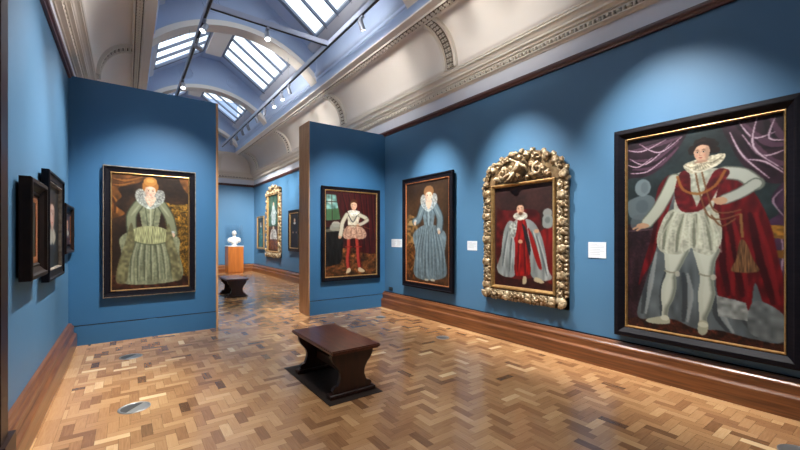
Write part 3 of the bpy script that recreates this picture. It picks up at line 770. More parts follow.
def paint_green_lady():
    p = Paint(140, 240, (58, 42, 30), 8); F = p.full(); p.noise(F, .3, 20); p.noise(F, .15, 4)
    m = p.poly([(-.1, .87), (1.1, .87), (1.1, 1.1), (-.1, 1.1)], (70, 42, 30), sm=False); p.noise(m, .5, 5)
    c = (118, 80, 42)
    m = p.poly([(-.1, -.03), (.42, -.03), (.36, .06), (.2, .1), (.08, .13), (.12, .2), (.04, .27), (.16, .34), (.05, .38), (-.1, .38)], c); p.noise(m, .3, 10)
    p.folds(m, [[(.0, .05), (.15, .06), (.35, .02)], [(.0, .1), (.1, .1), (.25, .07)], [(.0, .2), (.05, .26), (.04, .34)]], .014, (62, 34, 18), (184, 130, 66), .8)
    m = p.poly([(.86, -.03), (1.1, -.03), (1.1, .16), (.95, .12)], c); p.noise(m, .3, 8)
    m = p.poly([(.66, .25), (.8, .25), (1.1, .255), (1.1, .42), (1.1, .86), (.84, .86), (.7, .5)], (112, 86, 36)); p.noise(m, .45, 4); p.noise(m, .4, 2)
    p.line([(.66, .3), (1, .31)], .004, (170, 140, 70), .7); p.line([(.66, .26), (1, .265)], .004, (170, 140, 70), .7)
    m = lady(p, .48, .965, (132, 136, 112), (72, 78, 62), (190, 192, 166), (166, 118, 62), .46, (176, 182, 178), ((.09, .92), (.9, .92)), .235, .145, (.07, .055), .5, ((.26, .57), (.78, .53)))
    # overskirt: a wide ruched wheel and long open mantle
    m2 = p.poly([(.33, .46), (.62, .46), (.78, .54), (.7, .59), (.5, .61), (.3, .59), (.2, .54)], (156, 158, 122)); p.noise(m2, .25, 4, .4, 2)
    p.line([(.22, .555), (.32, .595), (.5, .615), (.68, .595), (.77, .55)], .005, (92, 98, 76), .8)
    for sx in (-1, 1):
        mm = p.poly([(.48+sx*.24, .42), (.48+sx*.32, .6), (.48+sx*.41, .8), (.48+sx*.42, .93), (.48+sx*.3, .93), (.48+sx*.26, .75), (.48+sx*.2, .6)], (116, 112, 82), .85); p.noise(mm, .25, 5)
    p.noise(p.blur(m, 1), .12, 2); p.ell(.48, .055, .085, .04, (186, 138, 74)); p.ell(.48, .05, .05, .018, (214, 176, 110), .7, soft=2)
    return p

def paint_blue_lady():
    p = Paint(110, 200, (70, 52, 36), 9); F = p.full(); p.noise(F, .22, 22); p.noise(F, .12, 4)
    m = p.poly([(-.1, .86), (1.1, .86), (1.1, 1.1), (-.1, 1.1)], (84, 58, 36), sm=False); p.noise(m, .3, 5)
    m = p.poly([(.02, .36), (.2, .34), (.3, .37), (.3, .47), (.24, .5), (.3, .62), (.3, .85), (.0, .85)], (122, 96, 62)); p.noise(m, .5, 5)
    p.poly([(.08, .38), (.26, .38), (.26, .42), (.08, .43)], (170, 150, 112), .8); m = p.poly([(.02, .64), (.2, .62), (.3, .7), (.3, .95), (.02, .93)], (96, 64, 34)); p.noise(m, .5, 4)
    for L in ([(.05, .52), (.2, .58), (.1, .66)], [(.1, .72), (.22, .78), (.12, .88)]): p.line(L, .006, (160, 126, 76), .7)
    lady(p, .55, .965, (118, 134, 140), (70, 86, 96), (168, 184, 188), (142, 108, 74), .43, (182, 190, 190), ((.2, .93), (.93, .9)), .235, .15, (.075, .05), .5, ((.22, .41), (.78, .5)))
    p.ell(.5, .965, .05, .012, (196, 190, 172)); p.ell(.64, .96, .05, .012, (196, 190, 172)); return p

def paint_youth():         # man in white with red hose beside a window
    p = Paint(140, 210, (62, 26, 24), 10); F = p.full(); p.noise(F, .3, 16)
    m = p.poly([(-.1, .68), (1.1, .66), (1.1, 1.1), (-.1, 1.1)], (92, 60, 34), sm=False); p.noise(m, .55, 5, 2, 1); p.noise(m, .3, 3)
    m = p.poly([(.2, -.03), (1.1, -.03), (1.1, .68), (.6, .7), (.5, .5), (.38, .3)], (70, 22, 22)); p.noise(m, .25, 8, .5, 3)
    p.folds(m, [[(.3 + .12*k, .0), (.42+.1*k, .3), (.46+.1*k, .66)] for k in range(6)], .014, (34, 8, 10), (112, 44, 38), .7)
    m = p.poly([(.02, .05), (.2, .05), (.24, .2), (.28, .33), (.02, .35)], (112, 148, 142), sm=False); p.noise(m, .35, 8)
    p.poly([(.02, .22), (.25, .2), (.28, .33), (.02, .35)], (66, 98, 60), .8, sm=False); p.ell(.1, .13, .05, .03, (190, 204, 196), .7, soft=2)
    p.line([(.02, .13), (.24, .13)], .004, (60, 50, 40)); p.line([(.12, .05), (.13, .34)], .004, (60, 50, 40))
    m = p.poly([(-.1, .46), (.3, .44), (.34, .5), (.3, .8), (.2, .86), (-.1, .84)], (26, 26, 26)); p.noise(m, .6, 6, .5, 2)
    p.ell(.2, .39, .08, .035, (178, 180, 168), .9); p.poly([(.12, .39), (.28, .39), (.3, .46), (.1, .46)], (150, 152, 142), .9); p.poly([(.0, .45), (.36, .43), (.36, .46), (.0, .48)], (150, 146, 130), .6)
    for L, wd in (([(.44, .55), (.44, .68), (.42, .8), (.44, .92)], .026), ([(.6, .55), (.62, .68), (.63, .8), (.66, .92)], .026)):
        p.line(L, wd, (100, 30, 28)); p.line([(x-.01, y) for x, y in L], wd*.65, (168, 72, 58), 1, 2)
        p.line([(L[1][0]-.06, .655), (L[1][0]+.06, .655)], .008, (140, 40, 34), .9)
    p.poly([(.42, .91), (.47, .91), (.47, .95), (.4, .97), (.39, .95)], (200, 186, 158)); p.poly([(.63, .91), (.68, .91), (.76, .955), (.7, .965), (.63, .95)], (200, 186, 158))
    m = p.poly([(.44, .4), (.62, .4), (.74, .44), (.79, .5), (.76, .55), (.64, .565), (.55, .55), (.44, .565), (.35, .55), (.32, .5), (.37, .44)], (182, 150, 130)); p.noise(m, .2, 3)
    p.folds(m, [[(.42, .42), (.39, .48), (.38, .55)], [(.5, .42), (.49, .48), (.48, .55)], [(.58, .42), (.6, .48), (.6, .55)], [(.66, .43), (.7, .48), (.71, .54)]], .008, (122, 90, 78), (212, 186, 166), .7)
    m = p.poly([(.4, .26), (.52, .235), (.66, .26), (.64, .34), (.6, .41), (.44, .41), (.42, .34)], (196, 190, 172)); p.noise(m, .15, 4)
    sleeve(p, [(.4, .275), (.32, .37), (.3, .45), (.28, .52)], .028, .022, (192, 188, 170), (110, 104, 92))
    sleeve(p, [(.66, .275), (.76, .3), (.81, .33)], .027, .021, (192, 188, 170), (110, 104, 92)); sleeve(p, [(.81, .33), (.72, .37), (.64, .39)], .022, .018, (188, 184, 168), (110, 104, 92))
    p.ell(.27, .54, .03, .018, (200, 164, 138)); p.ell(.62, .395, .03, .015, (200, 164, 138)); p.line([(.44, .28), (.52, .36), (.6, .28)], .006, (60, 60, 70), .8); p.line([(.43, .405), (.7, .41), (.86, .44)], .005, (120, 80, 50), .9)
    m = p.poly([(.42, .235), (.5, .215), (.57, .215), (.66, .235), (.6, .275), (.54, .29), (.48, .275)], (212, 212, 200)); p.noise(m, .15, 3)
    p.ell(.54, .135, .075, .05, (96, 58, 36)); p.face(.54, .165, .06, .05, (214, 180, 154), (90, 56, 34), .1); return p

def paint_small(bg, coat, skin=(190, 160, 136), seed=1, full=False):
    p = Paint(60, 84, bg, seed); F = p.full(); p.noise(F, .3, 14)
    if full:
        m = p.poly([(.35, .3), (.65, .3), (.78, .95), (.22, .95)], coat); p.noise(m, .3, 5); p.ell(.5, .2, .09, .075, skin); p.ell(.5, .15, .1, .05, (60, 40, 30)); p.face(.5, .205, .08, .065, skin, (50, 36, 28)); p.ell(.5, .29, .14, .03, (190, 190, 180))
        p.ell(.32, .55, .05, .03, skin); p.ell(.68, .55, .05, .03, skin)
    else:
        m = p.poly([(.2, 1.05), (.22, .65), (.4, .5), (.6, .5), (.78, .65), (.82, 1.05)], coat); p.noise(m, .3, 5)
        p.poly([(.22, .62), (.4, .52), (.6, .52), (.78, .62), (.62, .72), (.5, .69), (.38, .72)], (168, 164, 152), .9); p.ell(.5, .30, .21, .20, (46, 32, 26)); p.face(.5, .36, .16, .17, skin, (46, 32, 26), -.3)
    return p
def paint_tall_far():
    p = Paint(90, 200, (70, 98, 84), 21); F = p.full(); p.noise(F, .35, 16)
    m = p.poly([(-.1, .55), (1.1, .55), (1.1, 1.1), (-.1, 1.1)], (84, 58, 40), sm=False); p.noise(m, .4, 8)
    m = p.poly([(.4, .2), (.62, .2), (.7, .5), (.32, .5)], (178, 186, 184)); p.noise(m, .2, 5); p.ell(.51, .155, .07, .032, (200, 172, 146)); p.line([(.42, .25), (.25, .36)], .014, (178, 186, 184)); p.line([(.6, .25), (.78, .33)], .014, (178, 186, 184))
    m = p.poly([(.3, .62), (.7, .62), (.82, .8), (.2, .8)], (176, 172, 166)); p.noise(m, .3, 5); p.ell(.5, .585, .075, .032, (200, 172, 146))
    m = p.poly([(.1, .8), (.9, .8), (.95, .95), (.05, .95)], (116, 74, 48)); p.noise(m, .4, 5); return p

def canvas_mat(rough=.45):
    m = D.materials.new('varnished_oil_painting'); m.use_nodes = True; nt = m.node_tree; b = nt.nodes['Principled BSDF']
    a = nt.nodes.new('ShaderNodeVertexColor'); a.layer_name = 'paint'
    nt.links.new(a.outputs['Color'], b.inputs['Base Color']); b.inputs['Roughness'].default_value = rough
    b.inputs['Specular IOR Level'].default_value = .3
    return m
M['canvas'] = canvas_mat()
def canvas_obj(p, w, h, z0, yoff, parent):
    """p painted picture of size w x h; bottom at z0, front surface at local y=yoff (facing -Y)."""
    W, H = p.W, p.H
    xs = np.linspace(-w/2, w/2, W); zs = np.linspace(z0+h, z0, H)
    X, Z = np.meshgrid(xs, zs); V = np.stack([X, np.full_like(X, yoff), Z], -1).reshape(-1, 3)
    idx = np.arange(W*H).reshape(H, W)
    Q = np.stack([idx[:-1, :-1], idx[1:, :-1], idx[1:, 1:], idx[:-1, 1:]], -1).reshape(-1, 4)
    me = D.meshes.new('canvas'); me.from_pydata(V.tolist(), [], Q.tolist()); me.update()
    c = np.clip(p.img, 0, 1)**1.25*.96; c = np.where(c <= .04045, c/12.92, ((c+.055)/1.055)**2.4)
    col = np.concatenate([c.reshape(-1, 3), np.ones((W*H, 1))], 1)
    at = me.color_attributes.new('paint', 'FLOAT_COLOR', 'POINT'); at.data.foreach_set('color', col.ravel())
    me.materials.append(M['canvas'])
    o = D.objects.new('canvas', me); COL.objects.link(o); o.parent = parent
    return o

# frame moulding swept round a rectangle in the local XZ plane, wall at y=0, front towards -Y
def frame_sweep(bm, w, h, z0, prof):
    """prof closed list of (inset from outer edge, distance off the wall)."""
    def corner(k, d):
        return ((-w/2+d, z0+d), (w/2-d, z0+d), (w/2-d, z0+h-d), (-w/2+d, z0+h-d))[k]
    n = len(prof); R_ = [[bm.verts.new((corner(k, d)[0], -t, corner(k, d)[1])) for d, t in prof] for k in range(4)]
    for k in range(4):
        A, B = R_[k], R_[(k+1) % 4]
        for i in range(n): bm.faces.new((A[i], A[(i+1) % n], B[(i+1) % n], B[i]))

def picture(loc, rz, w, h, painting, border, label, depth=.07, gap=.025, fm='black_wood', slip='gilt', slipw=.015, style='flat', group=None, name='framed_painting', zoff=0):
    """loc = centre of the bottom outer edge, on the wall."""
    root = empty(name, loc, rz); tag(root, label, 'painting', group)
    g, d = gap, gap+depth; b = border
    if style == 'flat':
        prof = [(0, g), (0, d-.008), (.008, d), (b*.25, d), (b*.32, d-.012), (b*.8, d-.02), (b*.86, d-.012), (b, d-.022), (b, g)]
    elif style == 'slope':   # deep bevelled cassetta
        prof = [(0, g), (0, d-.012), (.010, d-.004), (b*.35, d), (b*.45, d), (b*.55, d-.012), (b*.9, d-.045), (b, d-.045), (b, g)]
    else:                    # box: steep inner hollow
        prof = [(0, g), (0, d-.01), (.01, d), (b*.3, d), (b*.4, d-.02), (b*.7, d-.045), (b*.85, d-.04), (b, d-.06), (b, g)]
    bm = bmesh.new(); frame_sweep(bm, w, h, 0, prof); new_obj('frame', bm, M[fm], root)
    cd = g+.012
    if slip:
        bm = bmesh.new(); s = b-.004
        frame_sweep(bm, w, h, 0, [(s, cd), (s, prof[-2][1]+.006), (s+slipw*.5, prof[-2][1]+.008), (s+slipw, cd+.006), (s+slipw, cd)])
        new_obj('inner_moulding', bm, M[slip], root)
    canvas_obj(painting, w-2*b-slipw, h-2*b-slipw, b+slipw/2, -cd-.002, root)
    bm = bmesh.new(); box(bm, -w/2+b*.5, -cd, b*.5, w/2-b*.5, -g, h-b*.5); new_obj('backing_board', bm, M['brown_frame'], root)
    for x in (-w*.3, w*.3):
        bm = bmesh.new(); box(bm, x-.02, -g, h-.16, x+.02, 0, h-.08); new_obj('wall_bracket', bm, M['metal_dark'], root)
    return root

RW, LW = -PI/2, PI/2
# left screen: lady in pale green
r = picture(((-.285+.912)/2, YP, .655), 0, 1.197, 1.945, paint_green_lady(), .095, 'Dark-framed full-length portrait of a lady in a pale green gown on the left screen', .055, .03, 'black_wood', 'gilt', .014, 'flat')
bm = bmesh.new(); frame_sweep(bm, 1.199, 1.947, -.001, [(0, .03), (0, .083), (.006, .0875), (.012, .0875), (.012, .08)]); new_obj('outer_edge', bm, M['silvered'], r)
# right screen: youth in white and red
r = picture(((3.13+4.505)/2, YP, .655), 0, 1.375, 1.915, paint_youth(), .075, 'Black-framed portrait of a man in white doublet and red stockings on the right screen', .05, .035, 'black_wood', 'gilt', .02, 'flat')
# right wall
picture((XR, (6.275+4.79)/2, .55), RW, 1.485, 2.175, paint_blue_lady(), .105, 'Black-framed full-length portrait of a lady in a pale blue-grey gown', .05, .035, 'black_wood', 'redwood', .018, 'flat')
picture((XR, (2.09+.575)/2, .42), RW, 1.515, 2.345, paint_gentleman(), .112, 'Largest black-framed portrait, man in white hose and red cloak under purple drapes', .085, .02, 'black_wood', 'gilt', .016, 'slope')
# left wall
picture((XL, 4.25, 1.215), LW, .70, .79, paint_small((44, 40, 22), (60, 56, 28), (150, 130, 90), 31), .12, 'Small dark-framed picture with red-brown inner moulding nearest the door casing', .075, .022, 'brown_frame', 'redwood', .05, 'box')
picture((XL, 5.335, 1.12), LW, 1.05, 1.07, paint_small((22, 28, 34), (26, 36, 46), (176, 150, 140), 33), .10, 'Black-framed dark portrait between two smaller pictures on the left wall', .06, .022, 'black_wood', 'silvered', .015, 'flat')
picture((XL, 6.57, 1.335), LW, .86, .63, paint_small((48, 30, 22), (70, 38, 26), (170, 136, 110), 35), .09, 'Small picture with reddish frame on the left wall, next to the screen', .05, .02, 'brown_frame', 'redwood', .04, 'box')
# far room, right wall
picture((XR, 16.55, 1.03), RW, .98, 1.40, paint_small((50, 70, 76), (70, 120, 120), (190, 170, 150), 41, True), .07, 'Small gilt-framed portrait in the far room, nearest the marble bust', .05, .03, 'gilt', 'gilt', .015, 'flat')
picture((XR, 12.54, 1.05), RW, 1.05, 1.42, paint_small((44, 34, 28), (34, 26, 26), (190, 160, 136), 43, True), .10, 'Dark-framed portrait of a figure in black in the far room, right of tall gilt frame', .06, .03, 'brown_frame', 'gilt', .03, 'flat')

# ------------------------------------------------------------------ carved gilt frames
def spiral(cx, cz, y, r0, turns, a0, sgn=1, n=16):
    pts = []; rad = []
    for k in range(n):
        t = k/(n-1); a = a0+sgn*turns*2*PI*t; r = r0*(1-.82*t)
        pts.append((cx+r*math.cos(a), y-.014*math.sin(PI*t)-.012*t, cz+r*math.sin(a))); rad.append(.020*(1-.45*t)*min(1.2, r0/.06))
    return pts, rad
def carve_leaf(bm, c, L, w, ang, y, rnd, lift=.02):
    rot = Matrix.Rotation(-ang, 4, 'Y')
    ellipsoid(bm, (c[0], y, c[1]), (L, .030, w), rot, 8, 5)
    # ridges
    for s in (-1, 0, 1):
        dx, dz = math.cos(ang), math.sin(ang); nx, nz = -dz, dx
        o = s*w*.5
        tube(bm, [(c[0]+dx*t*L*.8+nx*o*(1-t*.5), y-.026+abs(t)*.012, c[1]+dz*t*L*.8+nz*o*(1-t*.5)) for t in (-.9, -.3, .3, .9)], [.006, .010, .009, .004], 5)
def shell(bm, cx, cz, y, r, ang):
    ellipsoid(bm, (cx, y+.005, cz), (r, .045, r*.85), Matrix.Rotation(-ang, 4, 'Y'), 12, 7)
    for k in range(-3, 4):
        a = ang+k*.33
        tube(bm, [(cx+math.cos(a)*r*t, y-.030-.016*math.sin(PI*min(t, 1)), cz+math.sin(a)*r*t) for t in (-.2, .25, .7, 1.08)], [.006, .010, .013, .008], 5)
def carved_frame(loc, rz, w, h, hside, border, painting, label, seed, step=.125, sc=.86, cherub=True, ihp=None):
    """w, h outer size; hside height where the arched crest starts (h == hside: rectangle with a small crest)."""
    rnd = random.Random(seed)
    root = empty('carved_frame_painting', loc, rz); tag(root, label, 'painting')
    b = border; iw, ih = w-2*b, (ihp or hside-2*b+.02)
    d0 = .035; yb = -.055
    # ground slab with opening
    bm = bmesh.new()
    box(bm, -w/2+.015, -.06, .015, -iw/2, -.02, hside); box(bm, iw/2, -.06, .015, w/2-.015, -.02, hside); box(bm, -w/2+.015, -.06, .015, w/2-.015, -.02, b)
    N = 20; top = []
    aw, ah = w/2-.015, h-hside-.02
    for k in range(N+1):
        a = PI*k/N; top.append((aw*math.cos(a), hside-.02+max(0, ah)*math.sin(a)**.85))
    z_in = b+ih
    pts = [(aw, z_in)] + top + [(-aw, z_in)]
    prism(bm, pts, 'y', -.06, -.02)
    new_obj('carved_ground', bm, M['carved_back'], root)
    # sight moulding
    bm = bmesh.new(); frame_sweep(bm, iw+.02, ih+.02, b-.01, [(0, .02), (0, .088), (.010, .096), (.022, .096), (.032, .082), (.040, .072), (.046, .045), (.046, .02)])
    o = new_obj('sight_moulding', bm, M['gilt'], root)
    canvas_obj(painting, iw-.07, ih-.07, b+.035, -.046, root)
    bm = bmesh.new(); box(bm, -iw/2+.01, -.044, b+.01, iw/2-.01, -.02, b+ih-.01); new_obj('backing_board', bm, M['brown_frame'], root)
    # carved border
    bm = bmesh.new()
    def motif(cx, cz, ang, i, s=1.):
        s *= sc
        y = yb-.005
        kd = i % 3
        if kd == 0:
            shell(bm, cx, cz, y-.012, .078*s, ang)
        elif kd == 1:
            for sg in (1, -1):
                q = ang+PI/2
                P, R_ = spiral(cx+math.cos(q)*sg*.036*s, cz+math.sin(q)*sg*.036*s, y-.02, .050*s, 1.15, ang+sg*PI/2+rnd.uniform(-.4, .4), sg)
                tube(bm, P, [r*s for r in R_], 6)
            ellipsoid(bm, (cx, y-.03, cz), (.026*s, .032, .026*s), None, 8, 5)
        else:
            carve_leaf(bm, (cx, cz), .085*s, .045*s, ang+.5+rnd.uniform(-.2, .2), y-.005, rnd)
            carve_leaf(bm, (cx+.02*s, cz-.01*s), .065*s, .034*s, ang-.8, y-.018, rnd)
            P, R_ = spiral(cx-math.cos(ang)*.02, cz-math.sin(ang)*.02, y-.03, .04*s, 1., ang+PI, -1); tube(bm, P, [r*s for r in R_], 6)
        # rim leaves spilling over the outer edge
    def run(x0, z0, x1, z1, out, n, off=0):
        for i in range(n):
            t = (i+.5)/n; cx, cz = x0+(x1-x0)*t, z0+(z1-z0)*t
            motif(cx, cz, out, i+off)
            o1 = .062*sc+rnd.uniform(0, .014)
            for dd in (-.3, .2):
                tx, tz = (x1-x0)/n*dd, (z1-z0)/n*dd
                carve_leaf(bm, (cx+tx+math.cos(out)*o1, cz+tz+math.sin(out)*o1), (.034+rnd.uniform(-.008, .01))*sc, .022*sc, out+rnd.uniform(-.7, .7), yb+.004, rnd)
                carve_leaf(bm, (cx+tx-math.cos(out)*.055*sc, cz+tz-math.sin(out)*.055*sc), .032*sc, .018*sc, out+PI/2+rnd.uniform(-.3, .3), yb-.006, rnd)
    m_ = b*.5
    ns, nb = max(2, round((hside-.1)/step)), max(2, round((w-.3)/step))
    run(-w/2+m_, .16, -w/2+m_, hside-.05, PI, ns); run(w/2-m_, .16, w/2-m_, hside-.05, 0, ns, 1); run(-w/2+.17, m_, w/2-.17, m_, -PI/2, nb, 1)
    for sx in (-1, 1): shell(bm, sx*(w/2-m_), m_+.01, yb-.02, .095*sc, -PI/2+sx*.8)
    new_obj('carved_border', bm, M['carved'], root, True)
    # crest
    bm = bmesh.new()
    if h > hside+.2:
        n1 = 12
        for i in range(n1):
            a = PI*(i+.5)/n1
            for rr, s, of in ((.93, 1., 0), (.62, .85, 1)):
                cx = aw*rr*math.cos(a); cz = hside-.03+(ah-.02)*rr*math.sin(a)**.85
                if cz < z_in+.06 and abs(cx) < iw/2: continue
                motif(cx, cz, a, i+of, s)
                if rr > .9:
                    for q in (-.12, .12): carve_leaf(bm, (aw*1.0*math.cos(a+q), hside-.03+ah*1.02*max(0, math.sin(a+q))**.85), .045, .028, a+rnd.uniform(-.6, .6), yb, rnd)
        for i in range(9):
            cx = -iw/2+.1+(iw-.2)*i/8; motif(cx, z_in+.075, PI/2, i, .72)
        if cherub:   # a small carved reclining child and a pair of volutes in the middle of the crest
            for P, R_ in (([(-.10, -.15, z_in+.14), (0, -.16, z_in+.20), (.03, -.155, z_in+.29)], [.035, .048, .04]),
                          ([(-.10, -.15, z_in+.14), (-.20, -.14, z_in+.12), (-.28, -.12, z_in+.07)], [.034, .026, .018]),
                          ([(-.05, -.16, z_in+.15), (-.12, -.17, z_in+.06), (-.2, -.14, z_in+.05)], [.032, .026, .016]),
                          ([(.03, -.16, z_in+.27), (.12, -.17, z_in+.22), (.17, -.15, z_in+.14)], [.022, .02, .015]),
                          ([(.01, -.16, z_in+.27), (-.07, -.16, z_in+.32), (-.14, -.14, z_in+.34)], [.022, .018, .014])):
                tube(bm, P, R_, 8)
            ellipsoid(bm, (.045, -.165, z_in+.345), (.042, .042, .048), None, 10, 8)
            for sg in (1, -1):
                P, R_ = spiral(sg*.30, z_in+.16, -.10, .09, 1.3, PI/2, sg, 20); tube(bm, P, [r*1.0 for r in R_], 7)
    else:
        for i in range(5): motif(-w*.36+w*.72*i/4, hside-m_, PI/2, i, 1.)
        for i, (x, s) in enumerate(((-.2, .9), (0, 1.3), (.2, .9))): motif(x*w, hside+.06+.06*(i == 1), PI/2, (0, 1, 0)[i], s)
    new_obj('crest', bm, M['carved'], root, True)
    return root
carved_frame((XR, (4.119+2.652)/2, .585), RW, 1.45, 2.24, 1.75, .195, paint_seated(), 'Portrait of a seated figure in red robes, in arched carved gilt frame', 12, ihp=1.55)
carved_frame((XR, 14.83, .74), RW, 1.78, 2.78, 2.66, .22, paint_tall_far(), 'Tall gilt-framed painting in the far room between two smaller portraits', 14, .26, 1.2, False)

# ------------------------------------------------------------------ wall labels and socket
def card(y, z, w, h, label, two=False):
    root = empty('wall_label', (XR, y, z), RW); tag(root, label, 'label', 'white label cards on the right wall')
    bm = bmesh.new()
    if two: box(bm, -w/2, -.006, 0, -.006, 0, h); box(bm, .006, -.006, 0, w/2, 0, h)
    else: box(bm, -w/2, -.006, 0, w/2, 0, h)
    new_obj('card', bm, M['white'], root)
    bm = bmesh.new()
    for c0, c1 in (((-w/2+.02, -.02), (.02, w/2-.02)) if two else ((-w/2+.02, w/2-.02),)):
        for i in range(7):
            zz = h-.028-i*(h-.05)/7
            box(bm, c0, -.0066, zz, c0+(c1-c0)*(1 if i in (1, 2, 4) else .72 if i else .5), -.0061, zz+.0035)
    new_obj('printed_lines', bm, M['ink'], root)
card(6.58, 1.33, .38, .17, 'White label card on the right wall, beside the screen corner', True)
card(4.40, 1.325, .215, .155, 'White label card between the blue-gown portrait and the carved frame')
card(2.33, 1.29, .215, .195, 'White label card between the carved frame and the largest portrait')
root = empty('wall_socket', (XR, 6.80, .375), RW); tag(root, 'Small black socket plate low on the wall near the screen corner', 'socket')
bm = bmesh.new(); box(bm, -.07, -.012, 0, .07, 0, .075); bevel(bm, .003, 1); new_obj('plate', bm, M['black'], root)
for x in (-.03, .03):
    bm = bmesh.new(); box(bm, x-.015, -.015, .02, x+.015, -.011, .055); new_obj('outlet', bm, M['metal_dark'], root)

# ------------------------------------------------------------------ benches
def make_bench():
    root = empty('bench', (0, 0, 0)); L, W, H = 1.06, .54, .475
    bm = bmesh.new(); box(bm, -W/2, -L/2, H-.032, W/2, L/2, H); bevel(bm, .010, 2)
    box(bm, -W/2+.02, -L/2+.02, H-.045, W/2-.02, L/2-.02, H-.030)
    new_obj('seat', bm, M['bench'], root)
    half = [(.0, H-.045), (.218, H-.045), (.228, H-.07), (.226, H-.10), (.208, H-.14), (.168, H-.185), (.142, H-.225), (.130, H-.265), (.132, H-.30), (.142, H-.33), (.150, H-.352), (.158, H-.368), (.188, H-.375),
            (.206, H-.388), (.214, H-.405), (.204, H-.422), (.238, H-.430), (.238, .014), (.0, .014)]
    poly = half + [(-x, z) for x, z in half[::-1] if x > 0]
    for s in (-1, 1):
        bm = bmesh.new(); prism(bm, poly, 'y', s*(L/2-.115)-.024, s*(L/2-.115)+.024)
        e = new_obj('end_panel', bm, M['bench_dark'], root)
        bm = bmesh.new(); y0 = s*(L/2-.115)
        box(bm, -.25, y0-.05, 0, .25, y0+.05, .04); bevel(bm, .006, 1)
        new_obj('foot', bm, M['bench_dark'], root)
    bm = bmesh.new()
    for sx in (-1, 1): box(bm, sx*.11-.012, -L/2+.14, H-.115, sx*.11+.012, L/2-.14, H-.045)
    new_obj('apron', bm, M['bench_dark'], root)
    bm = bmesh.new(); box(bm, -.022, -L/2+.14, .15, .022, L/2-.14, .24); new_obj('stretcher', bm, M['bench_dark'], root)
    return root
bench = make_bench(); bench.location = (1.80, 3.715, .006)
tag(bench, 'Dark polished wooden bench on a dark mat in the foreground', 'bench', 'gallery benches')
b2 = copy_tree(bench); b2.location = (2.29, 10.72, 0)
b2['label'] = 'Dark wooden bench seen through the gap between the blue screens'
bm = bmesh.new(); box(bm, 1.50, 3.16, 0.001, 2.075, 4.40, .006); o = new_obj('floor_mat', bm, M['mat']); tag(o, 'Flat dark rectangular mat under the foreground bench', 'mat')

# ------------------------------------------------------------------ round floor boxes
def floor_box(x, y, r, rot, label):
    root = empty('floor_box', (x, y, 0), rot); tag(root, label, 'floor box', 'round steel floor boxes')
    bm = bmesh.new(); lathe(bm, [(r*.84, 0), (r, 0), (r, .003), (r*.97, .005), (r*.86, .005), (r*.84, .003)], seg=32, cap=False); new_obj('rim', bm, M['metal'], root, True)
    for s, m in ((1, 'metal_dark'), (-1, 'metal')):
        bm = bmesh.new(); N = 16
        pl = [(r*.84*math.cos(PI*k/N), s*(.003+r*.84*math.sin(PI*k/N))) for k in range(N+1)]
        prism(bm, pl, 'z', .0005, .003); new_obj('lid', bm, M[m], root)
    return root
floor_box(.055, 4.18, .125, .9, 'Round steel floor box with dark half lid nearest the left skirting')
floor_box(.04, 5.99, .125, .9, 'Round steel floor box in front of the left screen')
floor_box(3.93, 4.31, .10, 2.4, 'Round steel floor box near the wall below the carved gilt frame')
floor_box(3.96, 6.10, .10, 2.4, 'Round steel floor box in front of the right screen')
floor_box(3.90, .50, .125, 2.4, 'Round dark floor box at the bottom right corner of the view')

# ------------------------------------------------------------------ bust on plinth
BX, BY = 3.73, 17.28
root = empty('plinth', (BX, BY, 0)); tag(root, 'Honey-coloured wooden plinth under the marble bust in the far room', 'plinth')
bm = bmesh.new(); box(bm, -.305, -.305, .05, .305, .305, 1.14); box(bm, -.285, -.285, 0, .285, .285, .05); new_obj('body', bm, M['plinth'], root)
bm = bmesh.new(); box(bm, -.315, -.315, 1.14, .315, .315, 1.165); new_obj('top_slab', bm, M['white'], root)
bm = bmesh.new()
t = .006; w_ = .30
for a in ((-w_, -w_, w_, -w_+t), (-w_, w_-t, w_, w_), (-w_, -w_, -w_+t, w_), (w_-t, -w_, w_, w_)): box(bm, a[0], a[1], 1.166, a[2], a[3], 2.05)
box(bm, -w_, -w_, 2.05, w_, w_, 2.056)
for v in bm.verts: v.co += Vector((BX, BY, 0))
o = new_obj('glass_case', bm, M['caseglass']); tag(o, 'Clear glass cover over the marble bust', 'display case')
bm = bmesh.new()
Z0 = 1.166
lathe(bm, [(.115, 0), (.115, .03), (.09, .045), (.08, .07), (.10, .10)], (0, .0, Z0), 20)
def E(c, r, ax=None, an=0): ellipsoid(bm, c, r, Matrix.Rotation(an, 4, ax) if ax else None, 20, 14)
E((0, .01, Z0+.21), (.19, .115, .15)); E((-.165, .01, Z0+.24), (.10, .095, .115), 'Y', .35); E((.165, .01, Z0+.24), (.10, .095, .115), 'Y', -.35)
E((0, .0, Z0+.13), (.15, .09, .07)); E((0, -.01, Z0+.33), (.13, .08, .06)); 
E((0, .0, Z0+.40), (.058, .058, .10))
E((0, -.015, Z0+.53), (.076, .092, .105)); E((0, .02, Z0+.56), (.088, .095, .092)); E((0, -.04, Z0+.465), (.045, .05, .04)); E((0, -.108, Z0+.52), (.014, .022, .026))
E((0, -.095, Z0+.485), (.026, .016, .012)); E((-.086, 0, Z0+.52), (.014, .022, .03)); E((.086, 0, Z0+.52), (.014, .022, .03)); E((0, -.085, Z0+.56), (.05, .02, .015))
for k in range(7): E((-.10+.034*k, -.095+.004*abs(k-3)**2, Z0+.22-.006*k), (.016, .02, .11), 'Y', .5)
b_ = new_obj('marble_bust', bm, M['marble'], None, True)
rm = b_.modifiers.new('remesh', 'REMESH'); rm.mode = 'VOXEL'; rm.voxel_size = .008; rm.use_smooth_shade = True
b_.location = (BX, BY, 0); b_.rotation_euler = (0, 0, -.15)
tag(b_, 'White marble bust of a person with draped shoulders on the wooden plinth', 'bust')

